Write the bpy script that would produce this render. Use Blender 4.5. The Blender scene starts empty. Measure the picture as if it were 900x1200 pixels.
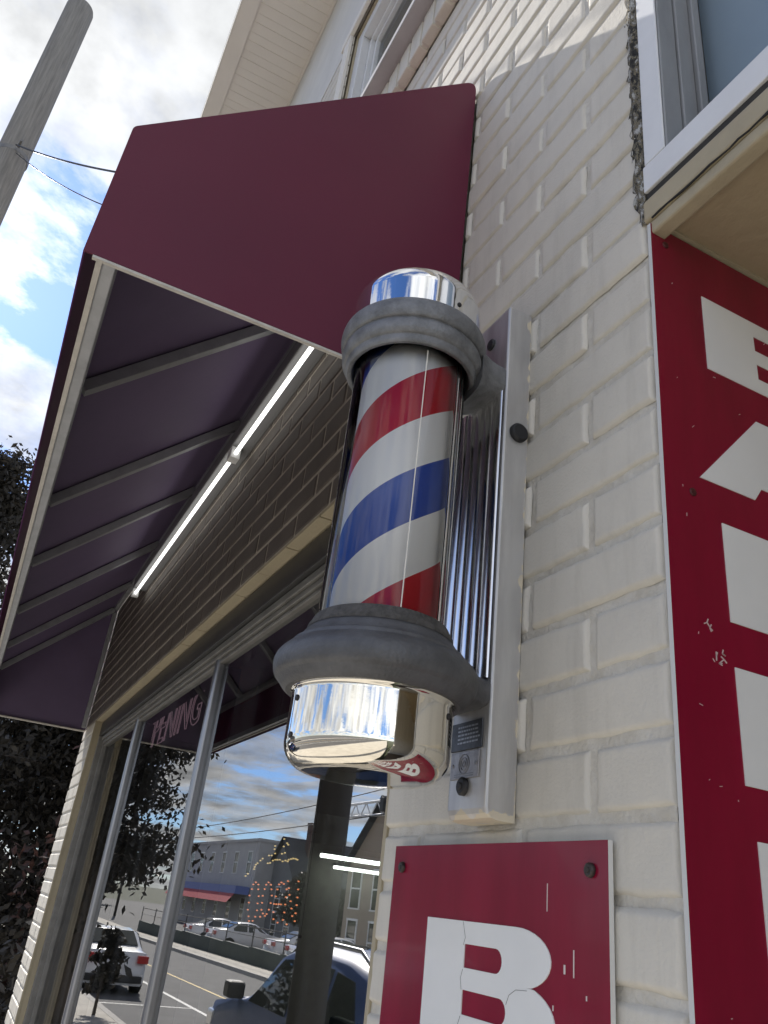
import bpy, bmesh, math, random
from mathutils import Vector, Matrix, noise
random.seed(7)
S = bpy.context.scene
COL = S.collection
R_ = math.radians

# ------------------------------------------------------------------ camera (z = 0 is the height of the lens, the pavement lies 2.1 m below)
CAM = Vector((0.4915, -0.5, 0.0))
RX = Vector((0.45178191, 0.8853986, 0.10937289))
RD = Vector((-0.35735048, 0.29193309, -0.88717287))
RF = Vector((-0.81743118, 0.3617242, 0.4482877))
cd = bpy.data.cameras.new("camera")
cam = bpy.data.objects.new("camera", cd)
COL.objects.link(cam)
cd.sensor_fit = 'HORIZONTAL'
cd.sensor_width = 36.0
cd.lens = 932.47 / 900.0 * 36.0
cd.clip_start = 0.02
cd.clip_end = 3000
M = Matrix.Identity(4)
for i in range(3):
    M[i][0] = RX[i]; M[i][1] = -RD[i]; M[i][2] = -RF[i]; M[i][3] = CAM[i]
cam.matrix_world = M
S.camera = cam

# ------------------------------------------------------------------ exposure
S.view_settings.view_transform = 'Standard'
S.view_settings.look = 'None'
S.view_settings.exposure = 1.0
S.view_settings.gamma = 1.0
S.view_settings.use_curve_mapping = False
S.render.engine = 'CYCLES'
S.cycles.max_bounces = 10
S.cycles.transparent_max_bounces = 12
S.cycles.caustics_reflective = False
S.cycles.caustics_refractive = False

# ------------------------------------------------------------------ sky and sun
TO_SUN = Vector((-5.25, -1.0, 4.0)).normalized()
SUN_EL = math.asin(TO_SUN.z)
SUN_AZ = math.atan2(TO_SUN.x, TO_SUN.y)
W = bpy.data.worlds.new("World")
S.world = W
W.use_nodes = True
nt = W.node_tree
nt.nodes.clear()


def node(nt, typ, **kw):
    n = nt.nodes.new(typ)
    for k, v in kw.items():
        setattr(n, k, v)
    return n


def mth(nt, op, a, b=None, clamp=False):
    n = nt.nodes.new('ShaderNodeMath'); n.operation = op; n.use_clamp = clamp
    for i, v in enumerate((a, b)):
        if v is None: continue
        if isinstance(v, (int, float)): n.inputs[i].default_value = v
        else: nt.links.new(v, n.inputs[i])
    return n.outputs[0]


def ramp(nt, fac, stops, interp='LINEAR'):
    n = nt.nodes.new('ShaderNodeValToRGB')
    n.color_ramp.interpolation = interp
    el = n.color_ramp.elements
    while len(el) < len(stops): el.new(0.5)
    for e, (p, c) in zip(el, stops):
        e.position = p
        e.color = (c, c, c, 1) if isinstance(c, (int, float)) else (*c, 1)
    nt.links.new(fac, n.inputs[0])
    return n.outputs[0]


def mixc(nt, fac, a, b, blend='MIX'):
    n = nt.nodes.new('ShaderNodeMix'); n.data_type = 'RGBA'; n.blend_type = blend
    for i, v in ((0, fac), (6, a), (7, b)):
        if isinstance(v, (int, float)): n.inputs[i].default_value = v
        elif isinstance(v, tuple): n.inputs[i].default_value = (*v, 1)
        else: nt.links.new(v, n.inputs[i])
    return n.outputs[2]


L = nt.links.new
sky = node(nt, 'ShaderNodeTexSky', sky_type='NISHITA', sun_disc=False, sun_elevation=SUN_EL, sun_rotation=SUN_AZ)
sky.air_density = 1.0; sky.dust_density = 0.3; sky.ozone_density = 2.0
tc = node(nt, 'ShaderNodeTexCoord')
sep = node(nt, 'ShaderNodeSeparateXYZ'); L(tc.outputs['Generated'], sep.inputs[0])
zz = mth(nt, 'ADD', mth(nt, 'MAXIMUM', sep.outputs[2], 0.0), 0.10)
comb = node(nt, 'ShaderNodeCombineXYZ')
L(mth(nt, 'DIVIDE', sep.outputs[0], zz), comb.inputs[0]); L(mth(nt, 'DIVIDE', sep.outputs[1], zz), comb.inputs[1])
mp = node(nt, 'ShaderNodeMapping'); L(comb.outputs[0], mp.inputs[0])
mp.inputs['Location'].default_value = (2.70, 8.53, 0.0)
n1 = node(nt, 'ShaderNodeTexNoise'); L(mp.outputs[0], n1.inputs['Vector'])
n1.inputs['Scale'].default_value = 1.5; n1.inputs['Detail'].default_value = 9; n1.inputs['Roughness'].default_value = 0.62; n1.inputs['Distortion'].default_value = 0.35
n2 = node(nt, 'ShaderNodeTexNoise'); L(mp.outputs[0], n2.inputs['Vector'])
n2.inputs['Scale'].default_value = 3.4; n2.inputs['Detail'].default_value = 6; n2.inputs['Roughness'].default_value = 0.55
low = mth(nt, 'MULTIPLY', mth(nt, 'SUBTRACT', 1.0, mth(nt, 'MULTIPLY', sep.outputs[2], 2.2), clamp=True), 0.045)
mask = ramp(nt, mth(nt, 'ADD', n1.outputs[0], low), [(0.44, 0.0), (0.50, 0.72), (0.60, 1.0)])
shade = ramp(nt, n2.outputs[0], [(0.34, 2.9), (0.5, 4.9), (0.66, 6.6)])
dot = node(nt, 'ShaderNodeVectorMath', operation='DOT_PRODUCT')
L(tc.outputs['Generated'], dot.inputs[0]); dot.inputs[1].default_value = TO_SUN
glow = mth(nt, 'POWER', mth(nt, 'MAXIMUM', dot.outputs['Value'], 0.0), 40.0)
bright = mth(nt, 'MULTIPLY', shade, mth(nt, 'ADD', mth(nt, 'MULTIPLY', glow, 0.75), 0.92))
# out-of-view clouds opposite the sun brightened as added fill for the shaded wall
bright = mth(nt, 'MULTIPLY', bright, mth(nt, 'ADD', 1.0, mth(nt, 'MULTIPLY', mth(nt, 'MAXIMUM', mth(nt, 'SUBTRACT', 0.35, dot.outputs['Value']), 0.0), 0.95)))
cc = node(nt, 'ShaderNodeCombineColor')
L(mth(nt, 'MULTIPLY', bright, 0.97), cc.inputs[0]); L(mth(nt, 'MULTIPLY', bright, 0.985), cc.inputs[1]); L(bright, cc.inputs[2])
bluer = mixc(nt, 1.0, sky.outputs[0], (0.46, 0.64, 0.98), 'MULTIPLY')
skymix = mixc(nt, mask, bluer, cc.outputs[0])
bg = node(nt, 'ShaderNodeBackground'); bg.inputs[1].default_value = 0.092
out = node(nt, 'ShaderNodeOutputWorld')
L(skymix, bg.inputs[0]); L(bg.outputs[0], out.inputs[0])

sl = bpy.data.lights.new("sun", 'SUN')
sl.energy = 4.6; sl.angle = R_(0.53); sl.color = (1.0, 0.95, 0.88)
so = bpy.data.objects.new("sun", sl); COL.objects.link(so)
so.rotation_euler = (-TO_SUN).to_track_quat('-Z', 'Y').to_euler()

# ------------------------------------------------------------------ materials
def lin(r, g, b):
    f = lambda c: (c / 255 / 12.92) if c / 255 <= 0.04045 else ((c / 255 + 0.055) / 1.055) ** 2.4
    return (f(r), f(g), f(b))


MATS = {}


def mat(name, base, rough=0.5, metal=0.0, var=0.0, vscale=8.0, bump=0.0, bscale=200.0, spec=0.5, coat=0.0, dark=None, stretch=(1, 1, 1), rvar=0.0):
    if name in MATS: return MATS[name]
    m = bpy.data.materials.new(name); m.use_nodes = True
    nt = m.node_tree; p = nt.nodes['Principled BSDF']
    p.inputs['Base Color'].default_value = (*base, 1)
    p.inputs['Roughness'].default_value = rough
    p.inputs['Metallic'].default_value = metal
    p.inputs['Specular IOR Level'].default_value = spec
    p.inputs['Coat Weight'].default_value = coat
    p.inputs['Coat Roughness'].default_value = 0.05
    tc = nt.nodes.new('ShaderNodeTexCoord')
    mp = nt.nodes.new('ShaderNodeMapping'); nt.links.new(tc.outputs['Object'], mp.inputs[0]); mp.inputs['Scale'].default_value = stretch
    if var > 0:
        n = nt.nodes.new('ShaderNodeTexNoise'); nt.links.new(mp.outputs[0], n.inputs['Vector'])
        n.inputs['Scale'].default_value = vscale; n.inputs['Detail'].default_value = 8; n.inputs['Roughness'].default_value = 0.65
        d = dark if dark else tuple(c * (1 - var) for c in base)
        f = ramp(nt, n.outputs[0], [(0.32, 0.0), (0.62, 1.0)])
        nt.links.new(mixc(nt, f, d, base), p.inputs['Base Color'])
        if rvar:
            nt.links.new(mth(nt, 'ADD', mth(nt, 'MULTIPLY', n.outputs[0], rvar), rough - rvar * 0.5), p.inputs['Roughness'])
    if bump > 0:
        n = nt.nodes.new('ShaderNodeTexNoise'); nt.links.new(mp.outputs[0], n.inputs['Vector'])
        n.inputs['Scale'].default_value = bscale; n.inputs['Detail'].default_value = 5
        b = nt.nodes.new('ShaderNodeBump'); b.inputs['Strength'].default_value = bump; b.inputs['Distance'].default_value = 0.004
        nt.links.new(n.outputs[0], b.inputs['Height']); nt.links.new(b.outputs[0], p.inputs['Normal'])
    MATS[name] = m
    return m


def emit(name, c, s):
    m = bpy.data.materials.new(name); m.use_nodes = True
    nt = m.node_tree; nt.nodes.clear()
    e = nt.nodes.new('ShaderNodeEmission'); e.inputs[0].default_value = (*c, 1); e.inputs[1].default_value = s
    o = nt.nodes.new('ShaderNodeOutputMaterial'); nt.links.new(e.outputs[0], o.inputs[0])
    return m


def thin_glass(name, ior, tint=(1, 1, 1), smear=0.0, rough=0.0):
    m = bpy.data.materials.new(name); m.use_nodes = True
    nt = m.node_tree; nt.nodes.clear()
    t = nt.nodes.new('ShaderNodeBsdfTransparent'); t.inputs[0].default_value = (*tint, 1)
    g = nt.nodes.new('ShaderNodeBsdfGlossy'); g.inputs['Roughness'].default_value = rough
    lw = nt.nodes.new('ShaderNodeLayerWeight')        # symmetric for both faces of a thin sheet
    lw.inputs[0].default_value = 1 - 1 / ior
    mx = nt.nodes.new('ShaderNodeMixShader'); nt.links.new(lw.outputs['Fresnel'], mx.inputs[0])
    nt.links.new(t.outputs[0], mx.inputs[1]); nt.links.new(g.outputs[0], mx.inputs[2])
    o = nt.nodes.new('ShaderNodeOutputMaterial')
    last = mx
    if smear:
        d = nt.nodes.new('ShaderNodeBsdfDiffuse'); d.inputs[0].default_value = (0.5, 0.52, 0.55, 1)
        tc = nt.nodes.new('ShaderNodeTexCoord'); mp = nt.nodes.new('ShaderNodeMapping'); nt.links.new(tc.outputs['Object'], mp.inputs[0]); mp.inputs['Scale'].default_value = (9, 1, 0.7)
        n = nt.nodes.new('ShaderNodeTexNoise'); n.inputs['Scale'].default_value = 1.0; n.inputs['Detail'].default_value = 6; nt.links.new(mp.outputs[0], n.inputs['Vector'])
        f = ramp(nt, n.outputs[0], [(0.45, 0.0), (0.75, smear)])
        m2 = nt.nodes.new('ShaderNodeMixShader'); nt.links.new(f, m2.inputs[0]); nt.links.new(mx.outputs[0], m2.inputs[1]); nt.links.new(d.outputs[0], m2.inputs[2])
        last = m2
    nt.links.new(last.outputs[0], o.inputs[0])
    return m


CREAM = (0.665, 0.628, 0.548)


def painted_brick():
    m = mat('painted_brick', CREAM, 0.58, var=0.14, vscale=5.0, bump=0.2, bscale=300, dark=(0.585, 0.555, 0.49))
    nt = m.node_tree; p = nt.nodes['Principled BSDF']
    # streaks and grime in the paint
    old = p.inputs['Base Color'].links[0].from_socket
    tc = nt.nodes.new('ShaderNodeTexCoord'); mp = nt.nodes.new('ShaderNodeMapping'); nt.links.new(tc.outputs['Object'], mp.inputs[0]); mp.inputs['Scale'].default_value = (14, 14, 2.2)
    n = nt.nodes.new('ShaderNodeTexNoise'); n.inputs['Scale'].default_value = 1.6; n.inputs['Detail'].default_value = 9; n.inputs['Roughness'].default_value = 0.7; nt.links.new(mp.outputs[0], n.inputs['Vector'])
    f = ramp(nt, n.outputs[0], [(0.50, 0.0), (0.74, 0.65)])
    nt.links.new(mixc(nt, f, old, (0.50, 0.47, 0.405)), p.inputs['Base Color'])
    return m


BRICK = painted_brick()
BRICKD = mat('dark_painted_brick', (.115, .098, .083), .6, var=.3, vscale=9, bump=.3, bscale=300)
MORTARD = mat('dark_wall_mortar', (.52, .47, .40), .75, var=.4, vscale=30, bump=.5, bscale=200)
MORTAR = mat('painted_mortar', (0.655, 0.625, 0.555), 0.6, var=0.35, vscale=30, bump=0.5, bscale=200, dark=(0.53, 0.49, 0.41))
TAN = mat('tan_paint', lin(176, 165, 140), 0.7, var=0.15, vscale=6, bump=0.4, bscale=90)
STUCCO = mat('pale_stucco', (0.70, 0.69, 0.66), 0.85, var=0.10, vscale=5, bump=0.5, bscale=160)
VINYL = mat('cream_vinyl', (0.80, 0.77, 0.70), 0.45, var=0.06, vscale=3)
WHITE = mat('white_paint', (0.74, 0.75, 0.76), 0.35, var=0.08, vscale=10)
ALU = mat('aluminium', (0.36, 0.36, 0.37), 0.30, 0.85, var=0.15, vscale=20, stretch=(1, 1, 0.1))
ALUD = mat('weathered_frame', (0.22, 0.214, 0.20), 0.45, 0.3, var=0.3, vscale=12)
BRONZE = mat('dark_frame', (0.055, 0.055, 0.055), 0.4, 0.3, var=0.2, vscale=10)
FABRIC = None


def fabric():
    m = bpy.data.materials.new('maroon_vinyl'); m.use_nodes = True
    nt = m.node_tree; p = nt.nodes['Principled BSDF']
    tc = nt.nodes.new('ShaderNodeTexCoord')
    n = nt.nodes.new('ShaderNodeTexNoise'); n.inputs['Scale'].default_value = 2.2; n.inputs['Detail'].default_value = 6; nt.links.new(tc.outputs['Object'], n.inputs['Vector'])
    f = ramp(nt, n.outputs[0], [(0.35, 0.0), (0.68, 1.0)])
    nt.links.new(mixc(nt, f, (0.128, 0.0105, 0.038), (0.110, 0.0095, 0.035)), p.inputs['Base Color'])
    p.inputs['Roughness'].default_value = 0.42
    p.inputs['Specular IOR Level'].default_value = 0.35
    w = nt.nodes.new('ShaderNodeTexNoise'); w.inputs['Scale'].default_value = 1200; nt.links.new(tc.outputs['Object'], w.inputs['Vector'])
    w2 = nt.nodes.new('ShaderNodeTexNoise'); w2.inputs['Scale'].default_value = 3.2; nt.links.new(tc.outputs['Object'], w2.inputs['Vector'])
    b = nt.nodes.new('ShaderNodeBump'); b.inputs['Strength'].default_value = 0.12; b.inputs['Distance'].default_value = 0.002
    b2 = nt.nodes.new('ShaderNodeBump'); b2.inputs['Strength'].default_value = 0.35; b2.inputs['Distance'].default_value = 0.02
    nt.links.new(w.outputs[0], b.inputs['Height']); nt.links.new(w2.outputs[0], b2.inputs['Height']); nt.links.new(b2.outputs[0], b.inputs['Normal'])
    nt.links.new(b.outputs[0], p.inputs['Normal'])
    tr = nt.nodes.new('ShaderNodeBsdfTranslucent'); tr.inputs[0].default_value = (0.055, 0.012, 0.05, 1)
    mx = nt.nodes.new('ShaderNodeMixShader'); mx.inputs[0].default_value = 0.08
    o = nt.nodes['Material Output']
    nt.links.new(p.outputs[0], mx.inputs[1]); nt.links.new(tr.outputs[0], mx.inputs[2]); nt.links.new(mx.outputs[0], o.inputs[0])
    return m


FABRIC = fabric()
VALANCE = FABRIC.copy(); VALANCE.name = 'thin_valance_vinyl'
for n_ in VALANCE.node_tree.nodes:
    if n_.type == 'MIX_SHADER': n_.inputs[0].default_value = .3
    if n_.type == 'BSDF_TRANSLUCENT': n_.inputs[0].default_value = (.15, .055, .14, 1)
SIGNRED = mat('sign_red', (0.25, 0.0045, 0.030), 0.25, var=0.28, vscale=4, stretch=(2.2, 2.2, .5), rvar=.14, bump=.04, bscale=25, spec=0.35, coat=0.12)
SIGNWHITE = mat('sign_white', (0.82, 0.825, 0.81), 0.3, var=0.05, vscale=9, coat=0.15)
SIGNEDGE = mat('sign_edge', (0.62, 0.62, 0.60), 0.5)
CHROME = mat('chrome', (0.86, 0.86, 0.85), 0.035, 1.0, bump=0.012, bscale=60)
CHROMEW = mat('warm_chrome', (0.84, 0.80, 0.71), 0.045, 1.0, bump=0.015, bscale=45)
FLUTE = mat('fluted_chrome', (0.88, 0.88, 0.88), 0.20, 1.0, var=0.15, vscale=30, bump=0.03, bscale=70, stretch=(1, 1, 0.15), rvar=0.12)
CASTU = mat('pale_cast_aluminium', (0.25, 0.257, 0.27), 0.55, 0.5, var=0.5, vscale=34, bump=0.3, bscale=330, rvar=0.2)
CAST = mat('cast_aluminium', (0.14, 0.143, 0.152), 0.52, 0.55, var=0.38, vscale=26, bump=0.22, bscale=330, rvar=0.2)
BRUSHED = mat('brushed_steel', (0.50, 0.49, 0.50), 0.42, 0.75, var=0.22, vscale=28, bump=0.05, bscale=120, stretch=(1, 1, 0.12), rvar=0.2)
RUBBER = mat('black_rubber', (0.012, 0.012, 0.014), 0.55)
GASKET = mat('old_gasket', (0.10, 0.095, 0.09), 0.85, var=0.6, vscale=90, bump=0.8, bscale=190)
SCREW = mat('dark_screw', (0.07, 0.06, 0.055), 0.4, 0.7, var=0.4, vscale=200)
GLASS = thin_glass('clear_glass', 1.5)
PANE = thin_glass('window_glass', 8.0, tint=(0.80, 0.84, 0.83), smear=0.05)
TPANE = thin_glass('frosted_pane', 1.05, tint=(0.8, 0.85, 0.9), rough=.25)
UPANE = thin_glass('upper_glass', 1.35, tint=(0.78, 0.80, 0.80), smear=0.03)
WOOD = mat('weathered_wood', (0.28, 0.265, 0.24), 0.85, var=0.4, vscale=10, bump=0.6, bscale=40, stretch=(6, 6, 0.35))
CABLE = mat('black_cable', (0.025, 0.025, 0.027), 0.5)
ASPHALT = mat('asphalt', (0.105, 0.105, 0.107), 0.9, var=0.3, vscale=1.2, bump=0.5, bscale=90)
CONCRETE = mat('concrete', (0.50, 0.47, 0.415), 0.9, var=0.2, vscale=2, bump=0.4, bscale=70)
KERBM = mat('kerb_concrete', (0.40, 0.385, 0.36), 0.85, var=0.2, vscale=4)
PAINTW = mat('road_paint_white', (0.62, 0.62, 0.60), 0.7, var=0.3, vscale=9)
PAINTY = mat('road_paint_yellow', (0.60, 0.42, 0.10), 0.7, var=0.3, vscale=9)
GREENERY = mat('ground_cover', (0.075, 0.085, 0.05), 0.95, var=0.4, vscale=0.5)
DARKROOM = mat('interior_wall', (0.22, 0.225, 0.21), 0.8, var=0.1, vscale=2)
INFLOOR = mat('interior_floor', (0.10, 0.075, 0.055), 0.4, var=0.3, vscale=4)
MIRROR = mat('mirror', (0.80, 0.83, 0.82), 0.01, 1.0)
TUBE = emit('lit_tube', (1.0, 0.98, 0.93), 1.5)
TUBEIN = emit('lit_tube_inside', (0.95, 1.0, 0.93), 6.0)
DOTR = emit('lit_dot_orange', (1.0, 0.32, 0.14), .8)
DOTY = emit('lit_dot_yellow', (1.0, 0.72, 0.30), .65)
NEON = mat('glowing_pink_tube', (0.85, 0.58, 0.66), 0.25)
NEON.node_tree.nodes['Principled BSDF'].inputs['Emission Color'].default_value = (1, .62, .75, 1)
NEON.node_tree.nodes['Principled BSDF'].inputs['Emission Strength'].default_value = .085  # faint glow added so the unlit letters show behind the pane
CARBLUE = mat('blue_car_paint', (0.028, 0.065, 0.19), 0.4, 0.0, spec=.25)
CARWHITE = mat('white_car_paint', (0.72, 0.72, 0.73), 0.3, coat=1.0)
CARGREY = mat('grey_car_paint', (0.30, 0.31, 0.33), 0.3, 0.3, coat=1.0)
CARGLASS = mat('car_glass', (0.012, 0.016, 0.016), 0.03, spec=0.8)
TYRE = mat('tyre', (0.018, 0.018, 0.018), 0.85)
RIM = mat('alloy_rim', (0.55, 0.55, 0.56), 0.3, 0.9)
TAIL = mat('red_lens', (0.45, 0.01, 0.012), 0.15, coat=1.0)
HEADL = mat('clear_lens', (0.75, 0.77, 0.80), 0.12, coat=1.0)
BLACKP = mat('black_plastic', (0.02, 0.02, 0.022), 0.5)


def stripes():
    m = bpy.data.materials.new('pole_stripes'); m.use_nodes = True
    nt = m.node_tree; p = nt.nodes['Principled BSDF']
    tc = nt.nodes.new('ShaderNodeTexCoord'); s = nt.nodes.new('ShaderNodeSeparateXYZ'); nt.links.new(tc.outputs['Object'], s.inputs[0])
    a = mth(nt, 'DIVIDE', mth(nt, 'ARCTAN2', s.outputs[1], s.outputs[0]), 2 * math.pi)
    # red begins (top edge) at z = .5845 for angle 0; pitch .268
    ph = mth(nt, 'SUBTRACT', mth(nt, 'DIVIDE', mth(nt, 'SUBTRACT', 0.5845, s.outputs[2]), 0.268), mth(nt, 'MULTIPLY', a, -1.0))
    fr = mth(nt, 'FRACT', ph)
    red, blue, white = (0.52, 0.012, 0.028), (0.010, 0.065, 0.40), (0.90, 0.90, 0.89)
    c = ramp(nt, fr, [(0.0, red), (0.25, white), (0.498, blue), (0.75, white)], 'CONSTANT')
    nt.links.new(c, p.inputs['Base Color'])
    p.inputs['Roughness'].default_value = 0.35
    return m


STRIPES = stripes()

# ------------------------------------------------------------------ mesh helpers
class MB:
    def __init__(self):
        self.v = []; self.f = []; self.mi = []; self.sm = []

    def add(self, verts, faces, mi=0, smooth=False):
        o = len(self.v)
        self.v += [tuple(p) for p in verts]
        for f in faces:
            self.f.append(tuple(i + o for i in f)); self.mi.append(mi); self.sm.append(smooth)

    def box(self, x0, x1, y0, y1, z0, z1, mi=0):
        v = [(x, y, z) for x in (x0, x1) for y in (y0, y1) for z in (z0, z1)]
        self.add(v, [(0, 1, 3, 2), (4, 6, 7, 5), (0, 4, 5, 1), (2, 3, 7, 6), (0, 2, 6, 4), (1, 5, 7, 3)], mi)

    def bar(self, a, b, w, h, up=(0, 0, 1), mi=0):
        a = Vector(a); b = Vector(b); d = (b - a).normalized(); s = d.cross(Vector(up)).normalized(); u = s.cross(d)
        v = []
        for p in (a, b):
            for i, j in ((-1, -1), (1, -1), (1, 1), (-1, 1)): v.append(p + s * i * w / 2 + u * j * h / 2)
        self.add(v, [(0, 1, 2, 3), (7, 6, 5, 4), (0, 4, 5, 1), (1, 5, 6, 2), (2, 6, 7, 3), (3, 7, 4, 0)], mi)

    def tube(self, pts, r, n=10, mi=0, cap=True):
        pts = [Vector(p) for p in pts]
        rr = r if isinstance(r, (list, tuple)) else [r] * len(pts)
        rings = []; prev = None
        for i, p in enumerate(pts):
            d = (pts[min(i + 1, len(pts) - 1)] - pts[max(i - 1, 0)]).normalized()
            if prev is None:
                ref = Vector((0, 0, 1)) if abs(d.z) < 0.9 else Vector((1, 0, 0))
                s = d.cross(ref).normalized()
            else:
                s = (prev - d * prev.dot(d)).normalized()
            prev = s; u = d.cross(s)
            rings.append([p + (s * math.cos(2 * math.pi * k / n) + u * math.sin(2 * math.pi * k / n)) * rr[i] for k in range(n)])
        v = [q for rg in rings for q in rg]
        f = [(i * n + k, i * n + (k + 1) % n, (i + 1) * n + (k + 1) % n, (i + 1) * n + k) for i in range(len(pts) - 1) for k in range(n)]
        self.add(v, f, mi, True)
        if cap:
            self.add(rings[0], [tuple(range(n))[::-1]], mi); self.add(rings[-1], [tuple(range(n))], mi)

    def lathe(self, prof, n=96, mi=0, c=(0, 0), sx=1.0):
        v = []
        for r, z in prof:
            for k in range(n):
                t = 2 * math.pi * k / n
                v.append((c[0] + r * math.cos(t), c[1] + r * math.sin(t), z))
        f = [(i * n + k, i * n + (k + 1) % n, (i + 1) * n + (k + 1) % n, (i + 1) * n + k) for i in range(len(prof) - 1) for k in range(n)]
        self.add(v, f, mi, True)

    def disc(self, c, nrm, r, h, n=20, mi=0, dome=0.0):
        c = Vector(c); nrm = Vector(nrm).normalized()
        self.tube([c, c + nrm * h * 0.7, c + nrm * h], [r, r, r * 0.8], n, mi)

    def build(self, name, mats, parent=None, loc=None, bevel=0, seg=2, weld=False):
        me = bpy.data.meshes.new(name)
        me.from_pydata(self.v, [], self.f)
        for m in (mats if isinstance(mats, (list, tuple)) else [mats]): me.materials.append(m)
        for p, mi, sm in zip(me.polygons, self.mi, self.sm): p.material_index = mi; p.use_smooth = sm
        if weld:
            bm = bmesh.new(); bm.from_mesh(me); bmesh.ops.remove_doubles(bm, verts=bm.verts, dist=1e-5); bmesh.ops.recalc_face_normals(bm, faces=bm.faces); bm.to_mesh(me); bm.free()
        else:
            bm = bmesh.new(); bm.from_mesh(me); bmesh.ops.recalc_face_normals(bm, faces=bm.faces); bm.to_mesh(me); bm.free()
        o = bpy.data.objects.new(name, me); COL.objects.link(o)
        if bevel:
            b = o.modifiers.new('bevel', 'BEVEL'); b.width = bevel; b.segments = seg; b.limit_method = 'ANGLE'; b.angle_limit = R_(40)
        if loc is not None: o.location = loc
        if parent is not None:
            o.parent = parent
            o.matrix_parent_inverse = Matrix.Translation(-parent.location)
        return o


def thing(name, label, cat, loc=(0, 0, 0), group=None):
    o = bpy.data.objects.new(name, None); COL.objects.link(o); o.location = loc; o.empty_display_size = 0.1
    tag(o, label, cat, group)
    return o


def tag(o, label, cat, group=None):
    o['label'] = label; o['category'] = cat
    if group: o['group'] = group
    return o


def struct(o, kind='structure'):
    o['kind'] = kind
    return o


def local(o):
    """parent of a part whose geometry is written in world coordinates: keep it there"""
    return o


def curve_mesh(name, splines, depth, material, M4, parent=None):
    """filled 2D outlines (with holes) extruded to a real thickness"""
    cu = bpy.data.curves.new(name, 'CURVE'); cu.dimensions = '2D'; cu.fill_mode = 'BOTH'; cu.extrude = depth / 2
    for pts in splines:
        sp = cu.splines.new('POLY'); sp.points.add(len(pts) - 1); sp.use_cyclic_u = True
        for q, p in zip(sp.points, pts): q.co = (p[0], p[1], 0, 1)
    t = bpy.data.objects.new('tmp', cu); COL.objects.link(t)
    dg = bpy.context.evaluated_depsgraph_get()
    me = bpy.data.meshes.new_from_object(t.evaluated_get(dg))
    bpy.data.objects.remove(t); bpy.data.curves.remove(cu)
    me.name = name
    me.transform(M4)
    me.materials.clear(); me.materials.append(material)
    for p in me.polygons: p.use_smooth = False
    o = bpy.data.objects.new(name, me); COL.objects.link(o)
    if parent is not None:
        o.parent = parent; o.matrix_parent_inverse = Matrix.Translation(-parent.location)
    return o


def basis(ox, ux, uy, un):
    m = Matrix.Identity(4)
    for i in range(3):
        m[i][0] = ux[i]; m[i][1] = uy[i]; m[i][2] = un[i]; m[i][3] = ox[i]
    return m


# ------------------------------------------------------------------ ground
def zr(x): return -2.25 + 0.012 * max(-60, min(20, x))      # the street falls gently away to the left
def zs(x): return zr(x) + 0.13


def strip(name, y0, y1, zf, material, xs=(-160, -60, -40, -20, 0, 10, 40), dz=0.0, kind='structure', zin=None, thick=0.0):
    b = MB(); v = []
    for x in xs:
        v += [(x, y0, zf(x) + dz), (x, y1, (zin or zf)(x) + dz)]
    f = [(2 * i, 2 * i + 1, 2 * i + 3, 2 * i + 2) for i in range(len(xs) - 1)]
    b.add(v, f)
    return struct(b.build(name, material), kind)


b = MB(); b.add([(-1500, -1500, -3.4), (1500, -1500, -3.4), (1500, 1500, -3.4), (-1500, 1500, -3.4)], [(0, 1, 2, 3)])
struct(b.build('ground', GREENERY))
strip('road', -10.8, -3.2, zr, ASPHALT)
strip('sidewalk', -3.05, 0.0, zs, CONCRETE, zin=lambda x: zs(x) + 0.03)
strip('side_ground', 0.0, 60.0, lambda x: zs(x) + 0.026, CONCRETE, xs=(-160, -60, -20, -4.6))
strip('far_sidewalk', -12.2, -10.95, zs, CONCRETE)
strip('far_ground', -90.0, -12.2, lambda x: zs(x) + 0.004, ASPHALT)
for nm, y0, y1 in (('kerb', -3.2, -3.05), ('far_kerb', -10.95, -10.8)):
    b = MB(); xs = (-160, -60, -40, -20, 0, 10, 40); v = []
    for x in xs: v += [(x, y0, zr(x) - .1), (x, y0, zs(x) + .004), (x, y1, zs(x) + .004), (x, y1, zr(x) - .1)]
    b.add(v, [(4 * i + j, 4 * i + j + 1, 4 * i + j + 5, 4 * i + j + 4) for i in range(len(xs) - 1) for j in range(3)])
    struct(b.build(nm, KERBM))
strip('yellow_road_line', -7.32, -7.22, zr, PAINTY, dz=0.004)
strip('white_road_line', -5.72, -5.60, zr, PAINTW, dz=0.004, xs=(-60, -40, -20, 0, 10))
b = MB()
for x in (-27, -21.4, -15.2, -8.0):
    b.add([(x, -5.6, zr(x) + .005), (x + .12, -5.6, zr(x) + .005), (x + .12, -3.3, zr(x) + .005), (x, -3.3, zr(x) + .005)], [(0, 1, 2, 3)])
struct(b.build('parking_bay_lines', PAINTW))

# ------------------------------------------------------------------ the building
X_L, X_R = -4.50, 0.0               # ends of the brick front
OPX0, OPX1, OPZ0, OPZ1 = -4.08, -0.515, -1.55, 0.752     # shop window opening
W2X0, W2X1, W2Z0, W2Z1 = -1.52, -0.42, 2.0, 3.16         # window upstairs
Z_SOF = 4.16
COURSE = 0.06555
Z0 = -0.035
MOD = 0.2065
bld = thing('storefront_building', 'cream painted brick storefront with a maroon awning over its shop window', 'building', (-2.2, 0.1, -2.12))


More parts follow.
